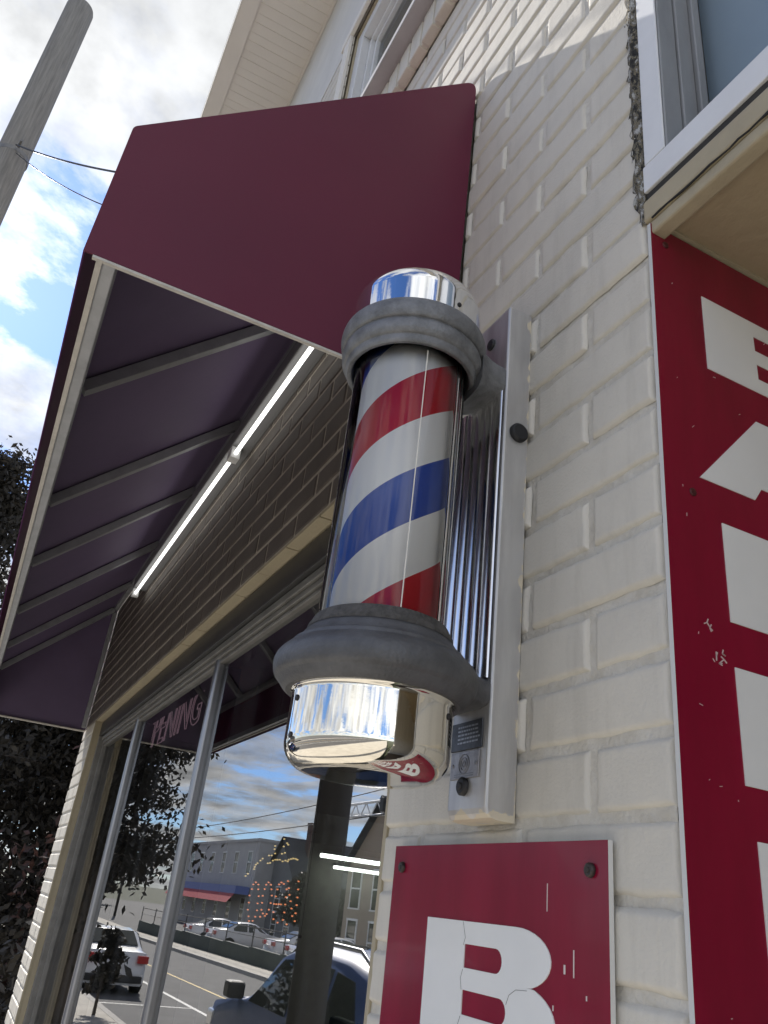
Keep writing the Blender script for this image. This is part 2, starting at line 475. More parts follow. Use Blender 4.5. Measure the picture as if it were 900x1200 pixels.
def brickface(b, x0, x1, z0, z1, fine, seed, depth=.0050):
    if x1 - x0 < 0.015 or z1 - z0 < 0.012: return
    rnd = random.Random(seed)
    dy = rnd.uniform(-0.0012, 0.0012); tilt = rnd.uniform(-0.004, 0.004)
    e = [0.0, 0.0014, 0.0030, 0.0048, 0.0066, 0.010] if fine else [0.0, 0.002, 0.0046, 0.007]
    def grid(a, c, step):
        w = c - a
        ee = [q for q in e if q < w * 0.45]
        g = [a + q for q in ee]
        n = max(1, int((w - 2 * ee[-1]) / step)) if fine else 1
        g += [a + ee[-1] + (w - 2 * ee[-1]) * k / n for k in range(1, n)]
        g += [c - q for q in ee[::-1]]
        return g
    gx, gz = grid(x0, x1, 0.009), grid(z0, z1, 0.009)
    v = []
    for iz, z in enumerate(gz):
        for ix, x in enumerate(gx):
            d = min(x - x0, x1 - x, z - z0, z1 - z)
            t = min(1, d / (0.0062 if fine else 0.0045))
            y = depth * (1 - t) ** 2.0 + dy + tilt * (x - x0) if depth > .003 else depth * (1 - t) - .0016 + dy * .5
            px, pz = x, z
            if fine:
                y += 0.00035 * noise.noise(Vector((x * 45, z * 45, seed * 1.7))) + 0.0002 * noise.noise(Vector((x * 140, z * 140, seed * 0.7)))
                wob = 0.0016 * (1 - t)
                px += wob * noise.noise(Vector((x * 60, z * 60, seed + 9.1))); pz += wob * 1.3 * noise.noise(Vector((x * 55, z * 60, seed + 4.3)))
                h = noise.noise(Vector((x * 22, z * 22, seed * 3.1)))
                if h > 0.45 and t < 0.9: y += 0.002 * (h - 0.45) / 0.3
            v.append((px, y, pz))
    nx = len(gx)
    b.add(v, [(i * nx + j, i * nx + j + 1, (i + 1) * nx + j + 1, (i + 1) * nx + j) for i in range(len(gz) - 1) for j in range(nx - 1)], 0, True)


def holes(z0, z1):
    out = []
    for a, c, d, e in ((OPX0, OPX1, OPZ0, OPZ1), (W2X0, W2X1, W2Z0, W2Z1)):
        if z1 > d + 0.004 and z0 < e - 0.004: out.append((a, c))
    return out


wb = MB(); wbd = MB(); k0 = int((-2.12 - Z0) / COURSE) - 1; k1 = int((3.12 - Z0) / COURSE)
G = 0.0085
for k in range(k0, k1 + 1):
    z0 = Z0 + k * COURSE + G * 0.5; z1 = z0 + COURSE - G
    if z1 > 3.18: continue
    segs = [(X_L, X_R)]
    for a, c in holes(z0, z1):
        ns = []
        for s, t in segs:
            if c <= s or a >= t: ns.append((s, t)); continue
            if a > s: ns.append((s, a))
            if c < t: ns.append((c, t))
        segs = ns
    off = -MOD / 2 if k % 2 == 0 else 0.0
    for j in range(0, 24):
        b1 = off - MOD * (j - 1) - G * 0.5 if not (off == 0 and j == 0) else 99
        if off < 0 and j == 0: b1 = -0.003
        if off == 0 and j == 0: continue
        if off == 0 and j == 1: b1 = -0.003
        b0 = (off - MOD * j + G * 0.5)
        if off < 0 and j == 0: b0 = off + G * 0.5
        for s, t in segs:
            x0 = max(b0, s + (0.003 if s > X_L else 0.0)); x1 = min(b1, t - (0.003 if t < X_R - .01 else 0.0))
            cut1 = OPZ1 if z0 < OPZ1 < z1 else None
            zz0, zz1 = z0, z1
            if x1 - x0 > 0.012:
                fine = (x0 > -1.0 and -0.9 < z0 < 1.75)
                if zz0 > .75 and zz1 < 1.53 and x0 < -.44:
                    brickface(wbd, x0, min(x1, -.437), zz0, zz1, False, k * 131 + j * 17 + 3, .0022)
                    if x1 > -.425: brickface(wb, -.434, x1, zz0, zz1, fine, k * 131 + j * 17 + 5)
                else:
                    brickface(wb, x0, x1, zz0, zz1, fine, k * 131 + j * 17 + 3)
wall = wb.build('front_wall', [BRICK, MORTAR], bld)
wbd.build('dark_painted_band', BRICKD, wall)
# mortar bed: one rough sheet, with the openings left out (each rectangle butts the next)
mb = MB()
xs = sorted({X_L, OPX0, W2X0, OPX1, -.436, W2X1, X_R - 0.004}); zs_ = sorted({-2.2, OPZ0, OPZ1, 1.535, W2Z0, W2Z1, 3.19})
for i in range(len(xs) - 1):
    for j in range(len(zs_) - 1):
        cx, cz = (xs[i] + xs[i + 1]) / 2, (zs_[j] + zs_[j + 1]) / 2
        if (OPX0 < cx < OPX1 and OPZ0 < cz < OPZ1) or (W2X0 < cx < W2X1 and W2Z0 < cz < W2Z1): continue
        nx = max(1, int((xs[i + 1] - xs[i]) / 0.02)) if xs[i] > -0.6 else max(1, int((xs[i + 1] - xs[i]) / 0.3))
        nz = max(1, int((zs_[j + 1] - zs_[j]) / 0.006)) if xs[i] > -0.6 and cz < 2 and cz > -1.6 else max(1, int((zs_[j + 1] - zs_[j]) / 0.3))
        v = []
        for a in range(nx + 1):
            for c in range(nz + 1):
                x = xs[i] + (xs[i + 1] - xs[i]) * a / nx; z = zs_[j] + (zs_[j + 1] - zs_[j]) * c / nz
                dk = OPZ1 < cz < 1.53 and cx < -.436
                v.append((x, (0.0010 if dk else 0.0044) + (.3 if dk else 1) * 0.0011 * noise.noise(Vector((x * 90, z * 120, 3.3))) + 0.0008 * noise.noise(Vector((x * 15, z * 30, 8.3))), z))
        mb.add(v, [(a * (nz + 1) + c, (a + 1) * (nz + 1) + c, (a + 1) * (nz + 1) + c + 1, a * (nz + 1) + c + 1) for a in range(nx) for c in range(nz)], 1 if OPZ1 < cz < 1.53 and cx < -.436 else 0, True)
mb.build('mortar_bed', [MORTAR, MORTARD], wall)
# the body of the wall behind the face
cb = MB()
for i in range(len(xs) - 1):
    for j in range(len(zs_) - 1):
        cx, cz = (xs[i] + xs[i + 1]) / 2, (zs_[j] + zs_[j + 1]) / 2
        if (OPX0 < cx < OPX1 and OPZ0 < cz < OPZ1) or (W2X0 < cx < W2X1 and W2Z0 < cz < W2Z1): continue
        cb.box(xs[i], xs[i + 1], 0.012, 0.22, zs_[j], zs_[j + 1])
cb.build('wall_core', TAN, wall)
# brick reveals round the shop window: painted ends of the bricks
rb = MB()
rb.box(OPX0 - 0.008, OPX0 + 0.002, 0.001, 0.0118, OPZ0, OPZ1 - .003)
rb.box(OPX1 - 0.002, OPX1 + 0.008, 0.001, 0.0118, OPZ0, OPZ1 - .003)
k = -1
n = int((OPX1 - OPX0) / MOD)
for i in range(n + 1):
    x0 = OPX0 + i * MOD + 0.002; x1 = min(OPX0 + (i + 1) * MOD - 0.002, OPX1)
    if x1 > x0: rb.box(x0, x1, 0.002 + random.uniform(0, .002), 0.036, OPZ1 - 0.004 - random.uniform(0, .0015), OPZ1 + 0.010)
rb.build('window_reveal', TAN, wall, bevel=0.0012)
# upper stucco band, parapet end, roof overhang
sb = MB(); sb.box(X_L, 1.9, 0.0, 0.22, 3.192, 4.158)
sb.build('stucco_band', STUCCO, bld)
eb = MB(); eb.box(X_L - .3, 2.2, -0.345, 0.2, Z_SOF, Z_SOF + 0.012)
for i in range(60):
    x = X_L - .28 + i * 0.115
    eb.box(x, x + 0.006, -0.34, -0.012, Z_SOF - 0.004, Z_SOF - 0.0005)
    eb.box(x + 0.055, x + 0.058, -0.34, -0.012, Z_SOF - 0.0025, Z_SOF - 0.0005)
eb.box(X_L - .3, 2.2, -0.012, -0.001, Z_SOF - 0.022, Z_SOF - .0005)
eave = eb.build('soffit', VINYL, bld)
fb = MB(); fb.box(X_L - .3, 2.2, -0.43, -0.3455, Z_SOF - 0.02, Z_SOF - 0.004); fb.box(X_L - .3, 2.2, -0.436, -0.4305, Z_SOF - .02, Z_SOF + 0.22)
fb.build('fascia', VINYL, eave)
rf = MB(); rf.add([(X_L - .3, -.437, 4.385), (2.25, -.437, 4.385), (2.25, 4, 6.2), (X_L - .35, 4, 6.2), (X_L - .35, 8.4, 4.385), (2.25, 8.4, 4.385)], [(0, 1, 2, 3), (3, 2, 5, 4)])
rf.build('roof', mat('roof_shingle', (0.08, 0.075, 0.07), 0.9, var=0.4, vscale=14), bld)
bw = MB(); bw.box(X_L, X_L + .2, .2205, 8, -2.2, 4.3); bw.box(X_L, 2, 8, 8.2, -2.2, 4.3); bw.box(1.9, 2.1, .2205, 8, -2.2, 4.3)
bw.build('rear_walls', mat('rear_render', (0.5, 0.48, 0.43), 0.8, var=.15), bld)

# --- window upstairs
uw = MB(); uw.box(W2X0, W2X1, 0.07, 0.078, W2Z0, W2Z1)
win2 = MB()
fx0, fx1, fz0, fz1 = W2X0, W2X1, 2.10, 3.155
for (x0, x1, z0, z1, y0, y1) in ((fx0, fx0 + .06, fz0, fz1, .02, .10), (fx1 - .06, fx1, fz0, fz1, .02, .10), (fx0 + .06, fx1 - .06, fz1 - .06, fz1, .02, .10), (fx0 + .06, fx1 - .06, fz0, fz0 + .05, .02, .10)):
    win2.box(x0, x1, y0, y1, z0, z1)
for d, y in ((.066, .05), (.088, .066)):
    for (x0, x1, z0, z1) in ((fx0 + d, fx0 + d + .016, fz0 + .05, fz1 - d), (fx0 + d, fx1 - .06, fz1 - d - .016, fz1 - d)):
        win2.box(x0, x1, y, y + .03, z0, z1)
wf = win2.build('upper_window', WHITE, bld, bevel=0.003)
g = MB(); g.add([(fx0 + .05, .082, fz0 + .04), (fx1 - .05, .082, fz0 + .04), (fx1 - .05, .082, fz1 - .05), (fx0 + .05, .082, fz1 - .05)], [(0, 1, 2, 3)])
g.build('glass', UPANE, wf)
g = MB(); g.box(fx0 + .03, fx1 - .03, .2, .21, fz0, fz1); g.build('blind', mat('pale_blind', (0.55, .57, .55), .8), wf)
c = MB(); c.box(fx0 - .10, fx1 + .06, -.018, -.001, 3.165, 3.215); c.box(fx0 - .07, fx0 - .003, -.015, -.001, 2.13, 3.163); c.build('casing', VINYL, wf, bevel=0.003)
c = MB(); c.box(W2X0 - .06, W2X1 + .06, -.072, .06, 2.103, 2.128); c.build('sill', mat('grey_sill', (0.42, 0.42, 0.43), .6, var=.15), wf, bevel=0.002)
c = MB()
x = W2X0 - .05
while x < W2X1 + .03:
    c.box(x, x + .058, -.030, -.0005, 1.995, 2.101); x += .0665
c.box(W2X0 - .05, W2X1 + .05, -.024, -.0007, 1.999, 2.099)
c.build('brick_sill', [BRICK], wf, bevel=0.004)
c = MB(); c.disc((-.585, -.001, 2.19), (0, -1, 0), .022, .03); c.tube([(-.585, -.03, 2.19), (-.585, -.05, 2.17), (-.585, -.05, 2.12)], .006)
c.build('cable_bracket', ALUD, bld)

# --- shop window
swf = MB()
swf.box(OPX0 + .0015, OPX1 - .0015, .0365, .14, .672, OPZ1 - .008)
shop = swf.build('shop_window', BRONZE, bld, bevel=0.002)
h = MB()
h.box(OPX0 + .04, OPX1 - .03, .050, .13, .650, .6705); h.box(OPX0 + .04, OPX1 - .03, .058, .13, .634, .6485); h.box(OPX0 + .04, OPX1 - .03, .066, .13, .622, .6325)
h.build('head_moulding', ALUD, shop, bevel=0.003)
h = MB()
h.box(OPX0 + .0015, OPX0 + .034, .0365, .13, OPZ0, .671); h.box(OPX0 + .036, OPX0 + .055, .062, .13, OPZ0, .649); h.box(OPX1 - .028, OPX1 - .0015, .0365, .13, OPZ0, .671)
h.box(OPX0 + .056, OPX1 - .029, .05, .14, OPZ0, OPZ0 + .05)
h.build('jamb', ALUD, shop, bevel=0.003)


def mullion(x0):
    m = MB(); w = .042
    pts = []
    for i in range(9):
        t = math.pi * i / 8; pts.append((x0 + w / 2 - w / 2 * math.cos(t), .067 - .007 * math.sin(t)))
    pts = [(x0, .073)] + pts + [(x0 + w, .073)]
    v = [(x, y, z) for z in (OPZ0 + .051, .6335) for x, y in pts]; n = len(pts)
    m.add(v, [(i, i + 1, n + i + 1, n + i) for i in range(n - 1)], 0, True)
    m.box(x0 + .008, x0 + w - .008, .0835, .14, OPZ0 + .051, .6215, 1)
    m.box(x0 + .002, x0 + w - .002, .073, .083, OPZ0 + .051, .6215, 0)
    return m.build('mullion', [ALU, BRONZE], shop)


mullion(-3.155); mullion(-1.917)
for x0, x1 in ((OPX0 + .055, -3.147), (-3.121, -1.909), (-1.883, OPX1 - .028)):
    g = MB(); g.add([(x0, .08, OPZ0 + .05), (x1, .08, OPZ0 + .05), (x1, .08, .6225), (x0, .08, .6225)], [(0, 1, 2, 3)])
    g.build('pane', PANE, shop)

# --- recessed entrance: return wall, ceiling, beam and transom window to the right
rt = MB(); rt.box(-.20, -.0045, .2205, 1.6, -2.2, .76); rt.box(-.19, -.0045, .0125, .2195, -2.2, .772)
rt.build('return_wall', TAN, bld)
en = MB(); en.box(-.003, 1.9, .022, 1.6, .737, .748); ent = en.build('porch_ceiling', mat('tan_ceiling', lin(168, 153, 126), .75, var=.12, vscale=5, bump=.6, bscale=60), bld)
t = MB(); t.box(.001, 1.9, .001, .021, .716, .7345)
t.box(-.002, 1.9, -.003, .021, .735, .7675)
t.build('porch_trim', TAN, ent, bevel=0.003)
t = MB(); P_ = []
for i in range(90): P_.append((.01 + i * .012, -.0015 - .003 * noise.noise(Vector((i * .5, 2, 1))), .7345 + .0022 * noise.noise(Vector((i * .33, 7, 1)))))
t.tube(P_, [max(.0006, .0022 * (.6 + noise.noise(Vector((i * .4, 1, 5))))) for i in range(90)], 5); t.build('trim_crack', RUBBER, ent)
t = MB(); t.box(.0, 1.9, .0015, .03, .7685, .7815); t.build('dark_gap', mat('dark_gap', (.035, .033, .03), .9), ent)
t = MB(); t.box(.002, .010, .02, 1.6, .7335, .7365); t.build('ceiling_bead', TAN, ent)
tw = MB()
tw.box(.003, .0350, -.002, .0005, .8255, 1.9); tw.box(.0, 1.88, -.002, .03, .7825, .8245)
tw.box(1.84, 1.88, -.004, .02, .8255, 1.9); tw.box(.0375, 1.8395, -.004, .02, 1.86, 1.9)
tr = tw.build('transom_window', WHITE, bld, bevel=0.002)
t = MB(); t.box(.005, .0368, .0008, .030, .826, 1.88); t.box(.005, .040, .0305, .055, .826, 1.88); t.box(.005, .046, .0555, .069, .826, 1.88)
t.build('jamb_reveal', mat('grey_jamb', (.33, .335, .34), .5, .3, var=.3, vscale=14, stretch=(1, 1, .2)), tr, bevel=0.0015)
t = MB(); t.add([(.04, .0705, .826), (1.84, .0705, .826), (1.84, .0705, 1.86), (.04, .0705, 1.86)], [(0, 1, 2, 3)]); t.build('pane', TPANE, tr)
t = MB(); t.box(.03, 1.85, .09, .10, .80, 1.9); t.build('backing', mat('grey_backing', (.40, .46, .50), .6, var=.08, vscale=3), tr)
t = MB(); t.box(.0, 1.9, .0, .22, 1.905, 3.19); t.build('upper_wall', BRICK, bld)
t = MB(); t.box(-.003, 1.9, 1.602, 1.7, -2.2, .735); t.build('porch_back_wall', TAN, bld)
d = MB(); d.box(.25, 1.2, 1.57, 1.60, -2.1, .1); dr = d.build('door', BRONZE, bld, bevel=.004)
d = MB(); d.add([(.36, 1.567, -1.8), (1.09, 1.567, -1.8), (1.09, 1.567, 0), (.36, 1.567, 0)], [(0, 1, 2, 3)]); d.build('pane', PANE, dr)
# crumbling joint between brick and window frame
ck = MB(); v = []; nz = 150
for i in range(nz + 1):
    z = .735 + (1.9 - .735) * i / nz
    a = -.019 + .007 * noise.noise(Vector((z * 60, 1.2, 0))) + .005 * noise.noise(Vector((z * 170, 5, 0)))
    c = .002 + .005 * noise.noise(Vector((z * 50, 9.2, 0))) + .005 * noise.noise(Vector((z * 150, 3, 0)))
    if z < .80: a += .012 * (.80 - z) / .065
    for j in range(7):
        x = a + (c - a) * j / 6
        v.append((x, -.0035 + .004 * noise.noise(Vector((x * 260, z * 140, 2))) + .004 * abs(j - 3) / 3, z))
ck.add(v, [(i * 7 + j, i * 7 + j + 1, i * 7 + j + 8, i * 7 + j + 7) for i in range(nz) for j in range(6)], 0, True)


def caulk():
    m = bpy.data.materials.new('crumbling_caulk'); m.use_nodes = True; nt = m.node_tree; p = nt.nodes['Principled BSDF']
    tc = nt.nodes.new('ShaderNodeTexCoord'); mp = nt.nodes.new('ShaderNodeMapping'); nt.links.new(tc.outputs['Object'], mp.inputs[0]); mp.inputs['Scale'].default_value = (1.6, 1, .8)
    n = nt.nodes.new('ShaderNodeTexNoise'); n.inputs['Scale'].default_value = 70; n.inputs['Detail'].default_value = 8; n.inputs['Roughness'].default_value = .7; nt.links.new(mp.outputs[0], n.inputs['Vector'])
    c = ramp(nt, n.outputs[0], [(.36, (.012, .012, .012)), (.47, (.045, .043, .04)), (.505, (.30, .26, .17)), (.53, (.07, .065, .06)), (.60, (.50, .50, .48))])
    nt.links.new(c, p.inputs['Base Color']); p.inputs['Roughness'].default_value = .9
    bp = nt.nodes.new('ShaderNodeBump'); bp.inputs['Strength'].default_value = .9; bp.inputs['Distance'].default_value = .006; nt.links.new(n.outputs[0], bp.inputs['Height']); nt.links.new(bp.outputs[0], p.inputs['Normal'])
    return m


ck.build('caulk_joint', caulk(), tr)

# --- inside the shop
room = thing('shop_interior', 'dim barber shop room seen through the window glass', 'room', (-2, 3, -2.05))
r = MB(); r.box(-4.28, 1.88, .24, 5.2, -2.1, -2.05); r.build('floor', INFLOOR, room)
r = MB(); r.box(-4.29, -.21, .141, 1.70, .76, .80); r.box(-4.29, 1.88, 1.701, 5.2, .76, .80); r.build('ceiling', DARKROOM, room)
for bb in ((-4.29, 1.88, 5.2, 5.3, -2.1, .8), (-4.299, -4.29, .23, 5.2, -2.1, .8), (-.215, -.205, .23, 1.7, -2.1, .76)):
    r = MB(); r.box(*bb); r.build('wall', DARKROOM, room)
r = MB(); r.box(-4.2895, -4.28, .9, 3.2, -1.1, .5); r.build('wall_mirror', MIRROR, room)
for i, (x, z) in enumerate(((-.55, .48), (1.55, .48))):
    t = thing('ceiling_light', ('lit white tube inside the shop, upper of the two bright bars', 'lit white tube inside the shop, lower of the two bright bars')[i], 'ceiling light', (x, 3.4, z))
    y0_ = (3.02, 4.1)[i]
    q = MB(); q.box(x - .06, x + .06, y0_, 5.1, z + .02, z + .05); q.build('housing', WHITE, t)
    q = MB(); q.tube([(x, 4.2, z + .05), (x, 4.2, .76)], .01); q.build('hanger', WHITE, t)
    q = MB(); q.tube([(x, y0_, z), (x, 5.1, z)], .02); q.build('tube', TUBEIN, t)
c = thing('barber_chair', 'dark barber chair standing inside the shop', 'chair', (-2.6, 2.3, -2.05))
q = MB(); q.box(-2.85, -2.35, 2.05, 2.55, -1.55, -1.42); q.build('seat', BLACKP, c, bevel=.03)
q = MB(); q.box(-2.85, -2.35, 2.52, 2.64, -1.42, -.75); q.build('backrest', BLACKP, c, bevel=.03)
q = MB(); q.lathe([(0, -2.05), (.28, -2.05), (.28, -2.02), (.05, -1.99), (.05, -1.55)], 24, c=(-2.6, 2.3)); q.build('pedestal', ALU, c)
bx = MB(); bx.box(-2.27, -2.12, .17, .27, .60, .70); bx.box(-2.235, -2.155, .165, .1695, .63, .67)
tag(bx.build('wooden_box', mat('orange_wood', (.24, .105, .05), .5, var=.3, vscale=15), bevel=.006), 'small orange brown wooden box fixed behind the top of the window glass', 'box')

# neon style lettering hanging in the window
nsg = thing('opening_sign', 'pink outline letters reading OPENING hung inside the window, with an added faint glow', 'sign', (-3.1, .2, .565))
q = MB(); q.box(-3.66, -2.55, .215, .23, .735, .76); q.build('hanging_bar', BRONZE, nsg)
fc = bpy.data.curves.new('letters', 'FONT'); fc.body = 'OPENING'; fc.fill_mode = 'NONE'; fc.bevel_depth = .012; fc.bevel_resolution = 1; fc.resolution_u = 4
ft = bpy.data.objects.new('tmp', fc); COL.objects.link(ft)
me = bpy.data.meshes.new_from_object(ft.evaluated_get(bpy.context.evaluated_depsgraph_get())); bpy.data.objects.remove(ft)
xs2 = [v.co.x for v in me.vertices]; ys2 = [v.co.y for v in me.vertices]
sx, sy = 1.05 / (max(xs2) - min(xs2)), .163 / (max(ys2) - min(ys2))
for v in me.vertices:
    x, y, z = v.co
    v.co = (-3.63 + (x - min(xs2)) * sx, .2 - z * .16, .565 + (y - min(ys2)) * sy)
me.materials.clear(); me.materials.append(NEON); me.name = 'letters'
lo = bpy.data.objects.new('letters', me); COL.objects.link(lo); lo.parent = nsg; lo.matrix_parent_inverse = Matrix.Translation(-nsg.location)

DR = [(-1.888, 0.04), (-1.907, 0.034), (-1.863, 0.035), (-1.913, 0.022), (-1.857, 0.023), (-1.924, 0.005), (-1.844, 0.006), (-1.812, 0.008), (-1.919, -0.013), (-1.844, -0.012), (-1.807, -0.009), (-1.918, -0.031), (-1.839, -0.029), (-1.803, -0.026), (-1.903, -0.047), (-1.845, -0.045), (-1.805, -0.043), (-1.892, -0.058), (-1.861, -0.056), (-1.769, -0.039), (-1.787, -0.034), (-1.756, -0.034), (-1.781, 0.042), (-1.797, 0.036), (-1.76, 0.037), (-1.804, 0.025), (-1.749, 0.026), (-1.703, 0.027), (-1.739, 0.011), (-1.707, 0.01), (-1.739, -0.007), (-1.712, -0.008), (-1.694, -0.008), (-1.677, -0.007), (-1.66, -0.007), (-1.629, -0.006), (-1.744, -0.023), (-1.707, -0.027), (-1.627, -0.024), (-1.681, 0.044), (-1.696, 0.039), (-1.662, 0.041), (-1.634, 0.048), (-1.56, 0.049), (-1.62, 0.032), (-1.636, 0.029), (-1.555, 0.031), (-1.61, 0.017), (-1.631, 0.011), (-1.552, 0.013), (-1.595, 0.003), (-1.55, -0.004), (-1.582, -0.013), (-1.549, -0.022), (-1.569, -0.029), (-1.699, -0.043), (-1.629, -0.041), (-1.547, -0.039), (-1.665, -0.049), (-1.599, -0.049)]
DY = [(-1.71, 0.151), (-1.683, 0.14), (-1.673, 0.136), (-1.706, 0.132), (-1.774, 0.134), (-1.775, 0.126), (-1.689, 0.116), (-1.71, 0.114), (-1.813, 0.11), (-1.79, 0.11), (-1.765, 0.115), (-1.813, 0.09), (-1.794, 0.091), (-1.774, 0.097), (-1.756, 0.099), (-1.739, 0.099), (-1.72, 0.099), (-1.697, 0.095), (-1.676, 0.097), (-1.658, 0.095), (-1.652, 0.099), (-1.636, 0.101), (-1.62, 0.102), (-1.603, 0.101), (-1.59, 0.099), (-1.863, 0.102), (-1.879, 0.097), (-1.901, 0.09), (-1.914, 0.086), (-1.921, 0.08), (-1.923, 0.074), (-1.973, 0.061), (-1.99, 0.055)]
lsg = thing('light_sign', 'dotted orange and yellow light sign glowing inside the right window pane', 'light sign', (-1.75, .3, -.08))
q = MB()
q.bar((-1.96, .309, -.07), (-1.52, .309, -.07), .006, .006); q.bar((-1.96, .309, .165), (-1.52, .309, .165), .006, .006)
q.bar((-1.96, .309, -.07), (-1.96, .309, .76), .0008, .0008, (0, 1, 0)); q.bar((-1.52, .309, -.07), (-1.52, .309, .76), .0008, .0008, (0, 1, 0)); q.build('wire_frame', BRONZE, lsg)
for nm, pts, mm in (('orange_bulbs', DR, DOTR), ('yellow_bulbs', DY, DOTY)):
    q = MB()
    for x, z in pts: q.tube([(x, .302, z), (x, .299, z), (x, .297, z)], [.0016, .0023, .0014], 6)
    q.build(nm, mm, lsg)['kind'] = 'stuff'

# ------------------------------------------------------------------ awning
AX0, AX1 = -4.43, -0.427
aw = thing('awning', 'maroon vinyl awning with grey metal ribs over the shop window', 'awning', (-2.43, -.25, .735))
HAZED_LINING = mat('hazed_awning_lining', (.16, .118, .215), .6, var=.15, vscale=3)  # purple of the lens flare haze mixed into the lining colour
A_ = [(-.006, 1.513), (-.568, .986), (-.573, .738), (-.006, .738)]


def rounded(poly, rads, n=8):
    out = []
    m = len(poly)
    for i, p in enumerate(poly):
        r = rads[i]
        if r <= 0: out.append(p); continue
        p = Vector(p); a = (Vector(poly[i - 1]) - p).normalized(); b_ = (Vector(poly[(i + 1) % m]) - p).normalized()
        s = p + a * r; e = p + b_ * r
        for k in range(n + 1):
            t = k / n
            out.append(tuple((1 - t) ** 2 * s + 2 * t * (1 - t) * p + t * t * e))
    return out


PR = rounded(A_, [.035, .007, 0, 0])


def side(x0, x1):
    b = MB(); n = len(PR)
    v = [(x, y, z) for x in (x0, x1) for y, z in PR]
    b.add(v, [tuple(range(n)), tuple(range(2 * n - 1, n - 1, -1))] + [(i, (i + 1) % n, n + (i + 1) % n, n + i) for i in range(n)])
    o = b.build('side_panel', [FABRIC, HAZED_LINING], aw)
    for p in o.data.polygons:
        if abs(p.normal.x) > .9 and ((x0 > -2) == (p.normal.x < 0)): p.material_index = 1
    return o


side(AX1 - .003, AX1); side(AX0, AX0 + .003)
# sloping top and valance as one sheet with a little sag between the ribs
prof = [p for p in PR[:-2]]
prof = PR[4:-1]
ribs = [-1.2, -1.9, -2.5, -3.18, -3.86]
tp = MB(); nx = 120; v = []
stops = [AX0] + ribs[::-1] + [AX1]
for off in (0.0, .0025):
    for i in range(nx + 1):
        x = AX0 + .004 + (AX1 - AX0 - .008) * i / nx
        for a, c in zip(stops, stops[1:]):
            if a <= x <= c: u = (x - a) / (c - a)
        sag = 4 * u * (1 - u) * .004
        for (y, z) in prof:
            w = 1.0 if -.5 < y < -.06 else 0.2
            v.append((x, y + off + sag * w * .5, z - off - sag * w))
m_ = len(prof); o1 = (nx + 1) * m_
fs = [(i * m_ + j, i * m_ + j + 1, (i + 1) * m_ + j + 1, (i + 1) * m_ + j) for i in range(nx) for j in range(m_ - 1)]
tp.add(v[:o1], fs, 0, True)
fin = [f[::-1] for f in fs]
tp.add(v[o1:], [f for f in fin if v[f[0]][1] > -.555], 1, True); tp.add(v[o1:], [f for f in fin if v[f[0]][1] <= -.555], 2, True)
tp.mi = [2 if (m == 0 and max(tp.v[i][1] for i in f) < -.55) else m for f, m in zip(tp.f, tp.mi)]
tp.build('top_panel', [FABRIC, HAZED_LINING, VALANCE], aw)
FRAME = mat('awning_frame', (.42, .43, .45), .45, .5, var=.2, vscale=20)
HEM = mat('cream_hem', (.60, .575, .53), .6, var=.2, vscale=30)
for x in ribs:
    q = MB(); q.bar((x, -.536, .985), (x, -.03, 1.46), .028, .028, (1, 0, 0)); q.build('rib', FRAME, aw, bevel=.002)
for x in (AX1 - .022, AX0 + .022):
    q = MB(); q.bar((x, -.536, .985), (x, -.03, 1.46), .028, .028, (1, 0, 0)); q.bar((x, -.545, .756), (x, -.545, .97), .026, .026, (1, 0, 0)); q.bar((x, -.02, .752), (x, -.02, 1.44), .024, .024, (1, 0, 0))
    q.build('end_frame', FRAME, aw, bevel=.002)
q = MB(); q.bar((AX0 + .005, -.541, .756), (AX1 - .005, -.541, .756), .026, .026); q.build('front_bar', FRAME, aw, bevel=.002)
q = MB(); q.bar((AX0 + .005, -.547, .978), (AX1 - .005, -.547, .978), .026, .026); q.build('eave_bar', FRAME, aw, bevel=.002)
q = MB(); q.bar((AX0 + .005, -.018, 1.47), (AX1 - .005, -.018, 1.47), .026, .026); q.build('wall_bar', FRAME, aw, bevel=.002)
q = MB()
q.bar((AX0, -.5505, .7405), (AX1 - .004, -.5505, .7405), .008, .005)
q.bar((AX1 - .0035, -.56, .7355), (AX1 - .0035, -.006, .7355), .0060, .004); q.bar((AX0 + .006, -.56, .7355), (AX0 + .006, -.006, .7355), .026, .006)
q.build('hem', HEM, aw)
# fluorescent batten on the wall under the awning
fl = thing('fluorescent_light', 'lit white fluorescent batten running along the brick under the awning', 'tube light', (-1.9, -.04, 1.3))
q = MB(); q.box(-3.42, -.46, -.068, -.001, 1.292, 1.345); q.build('housing', mat('grey_batten', (.13, .13, .135), .5), fl, bevel=.004)
for a, c in ((-1.755, -.47), (-3.40, -1.80)):
    q = MB(); q.tube([(a, -.05, 1.268), (c, -.05, 1.268)], .0065, 12); q.build('tube', TUBE, fl)
q = MB()
for x in (-3.412, -1.7775, -.458):
    q = MB(); q.box(x - (.012 if x != -1.7775 else .021), x + (.012 if x != -1.7775 else .021), -.066, -.034, 1.25, 1.2915); q.build('lamp_holder', WHITE, fl, bevel=.002)

# ------------------------------------------------------------------ barber pole
AXP = (-.258, -.155)
bp_ = thing('barber_pole', 'wall mounted glass barber pole with red white and blue spiral and chrome caps', 'barber pole', (-.258, -.155, .1))
n_ = 128


def lathe_part(name, prof, m, parent=bp_, n=n_):
    q = MB(); q.lathe(prof, n)
    o = q.build(name, m, None, weld=False)
    o.location = (AXP[0], AXP[1], 0)
    o.parent = parent
    o.matrix_parent_inverse = Matrix.Translation(-parent.location)
    return o


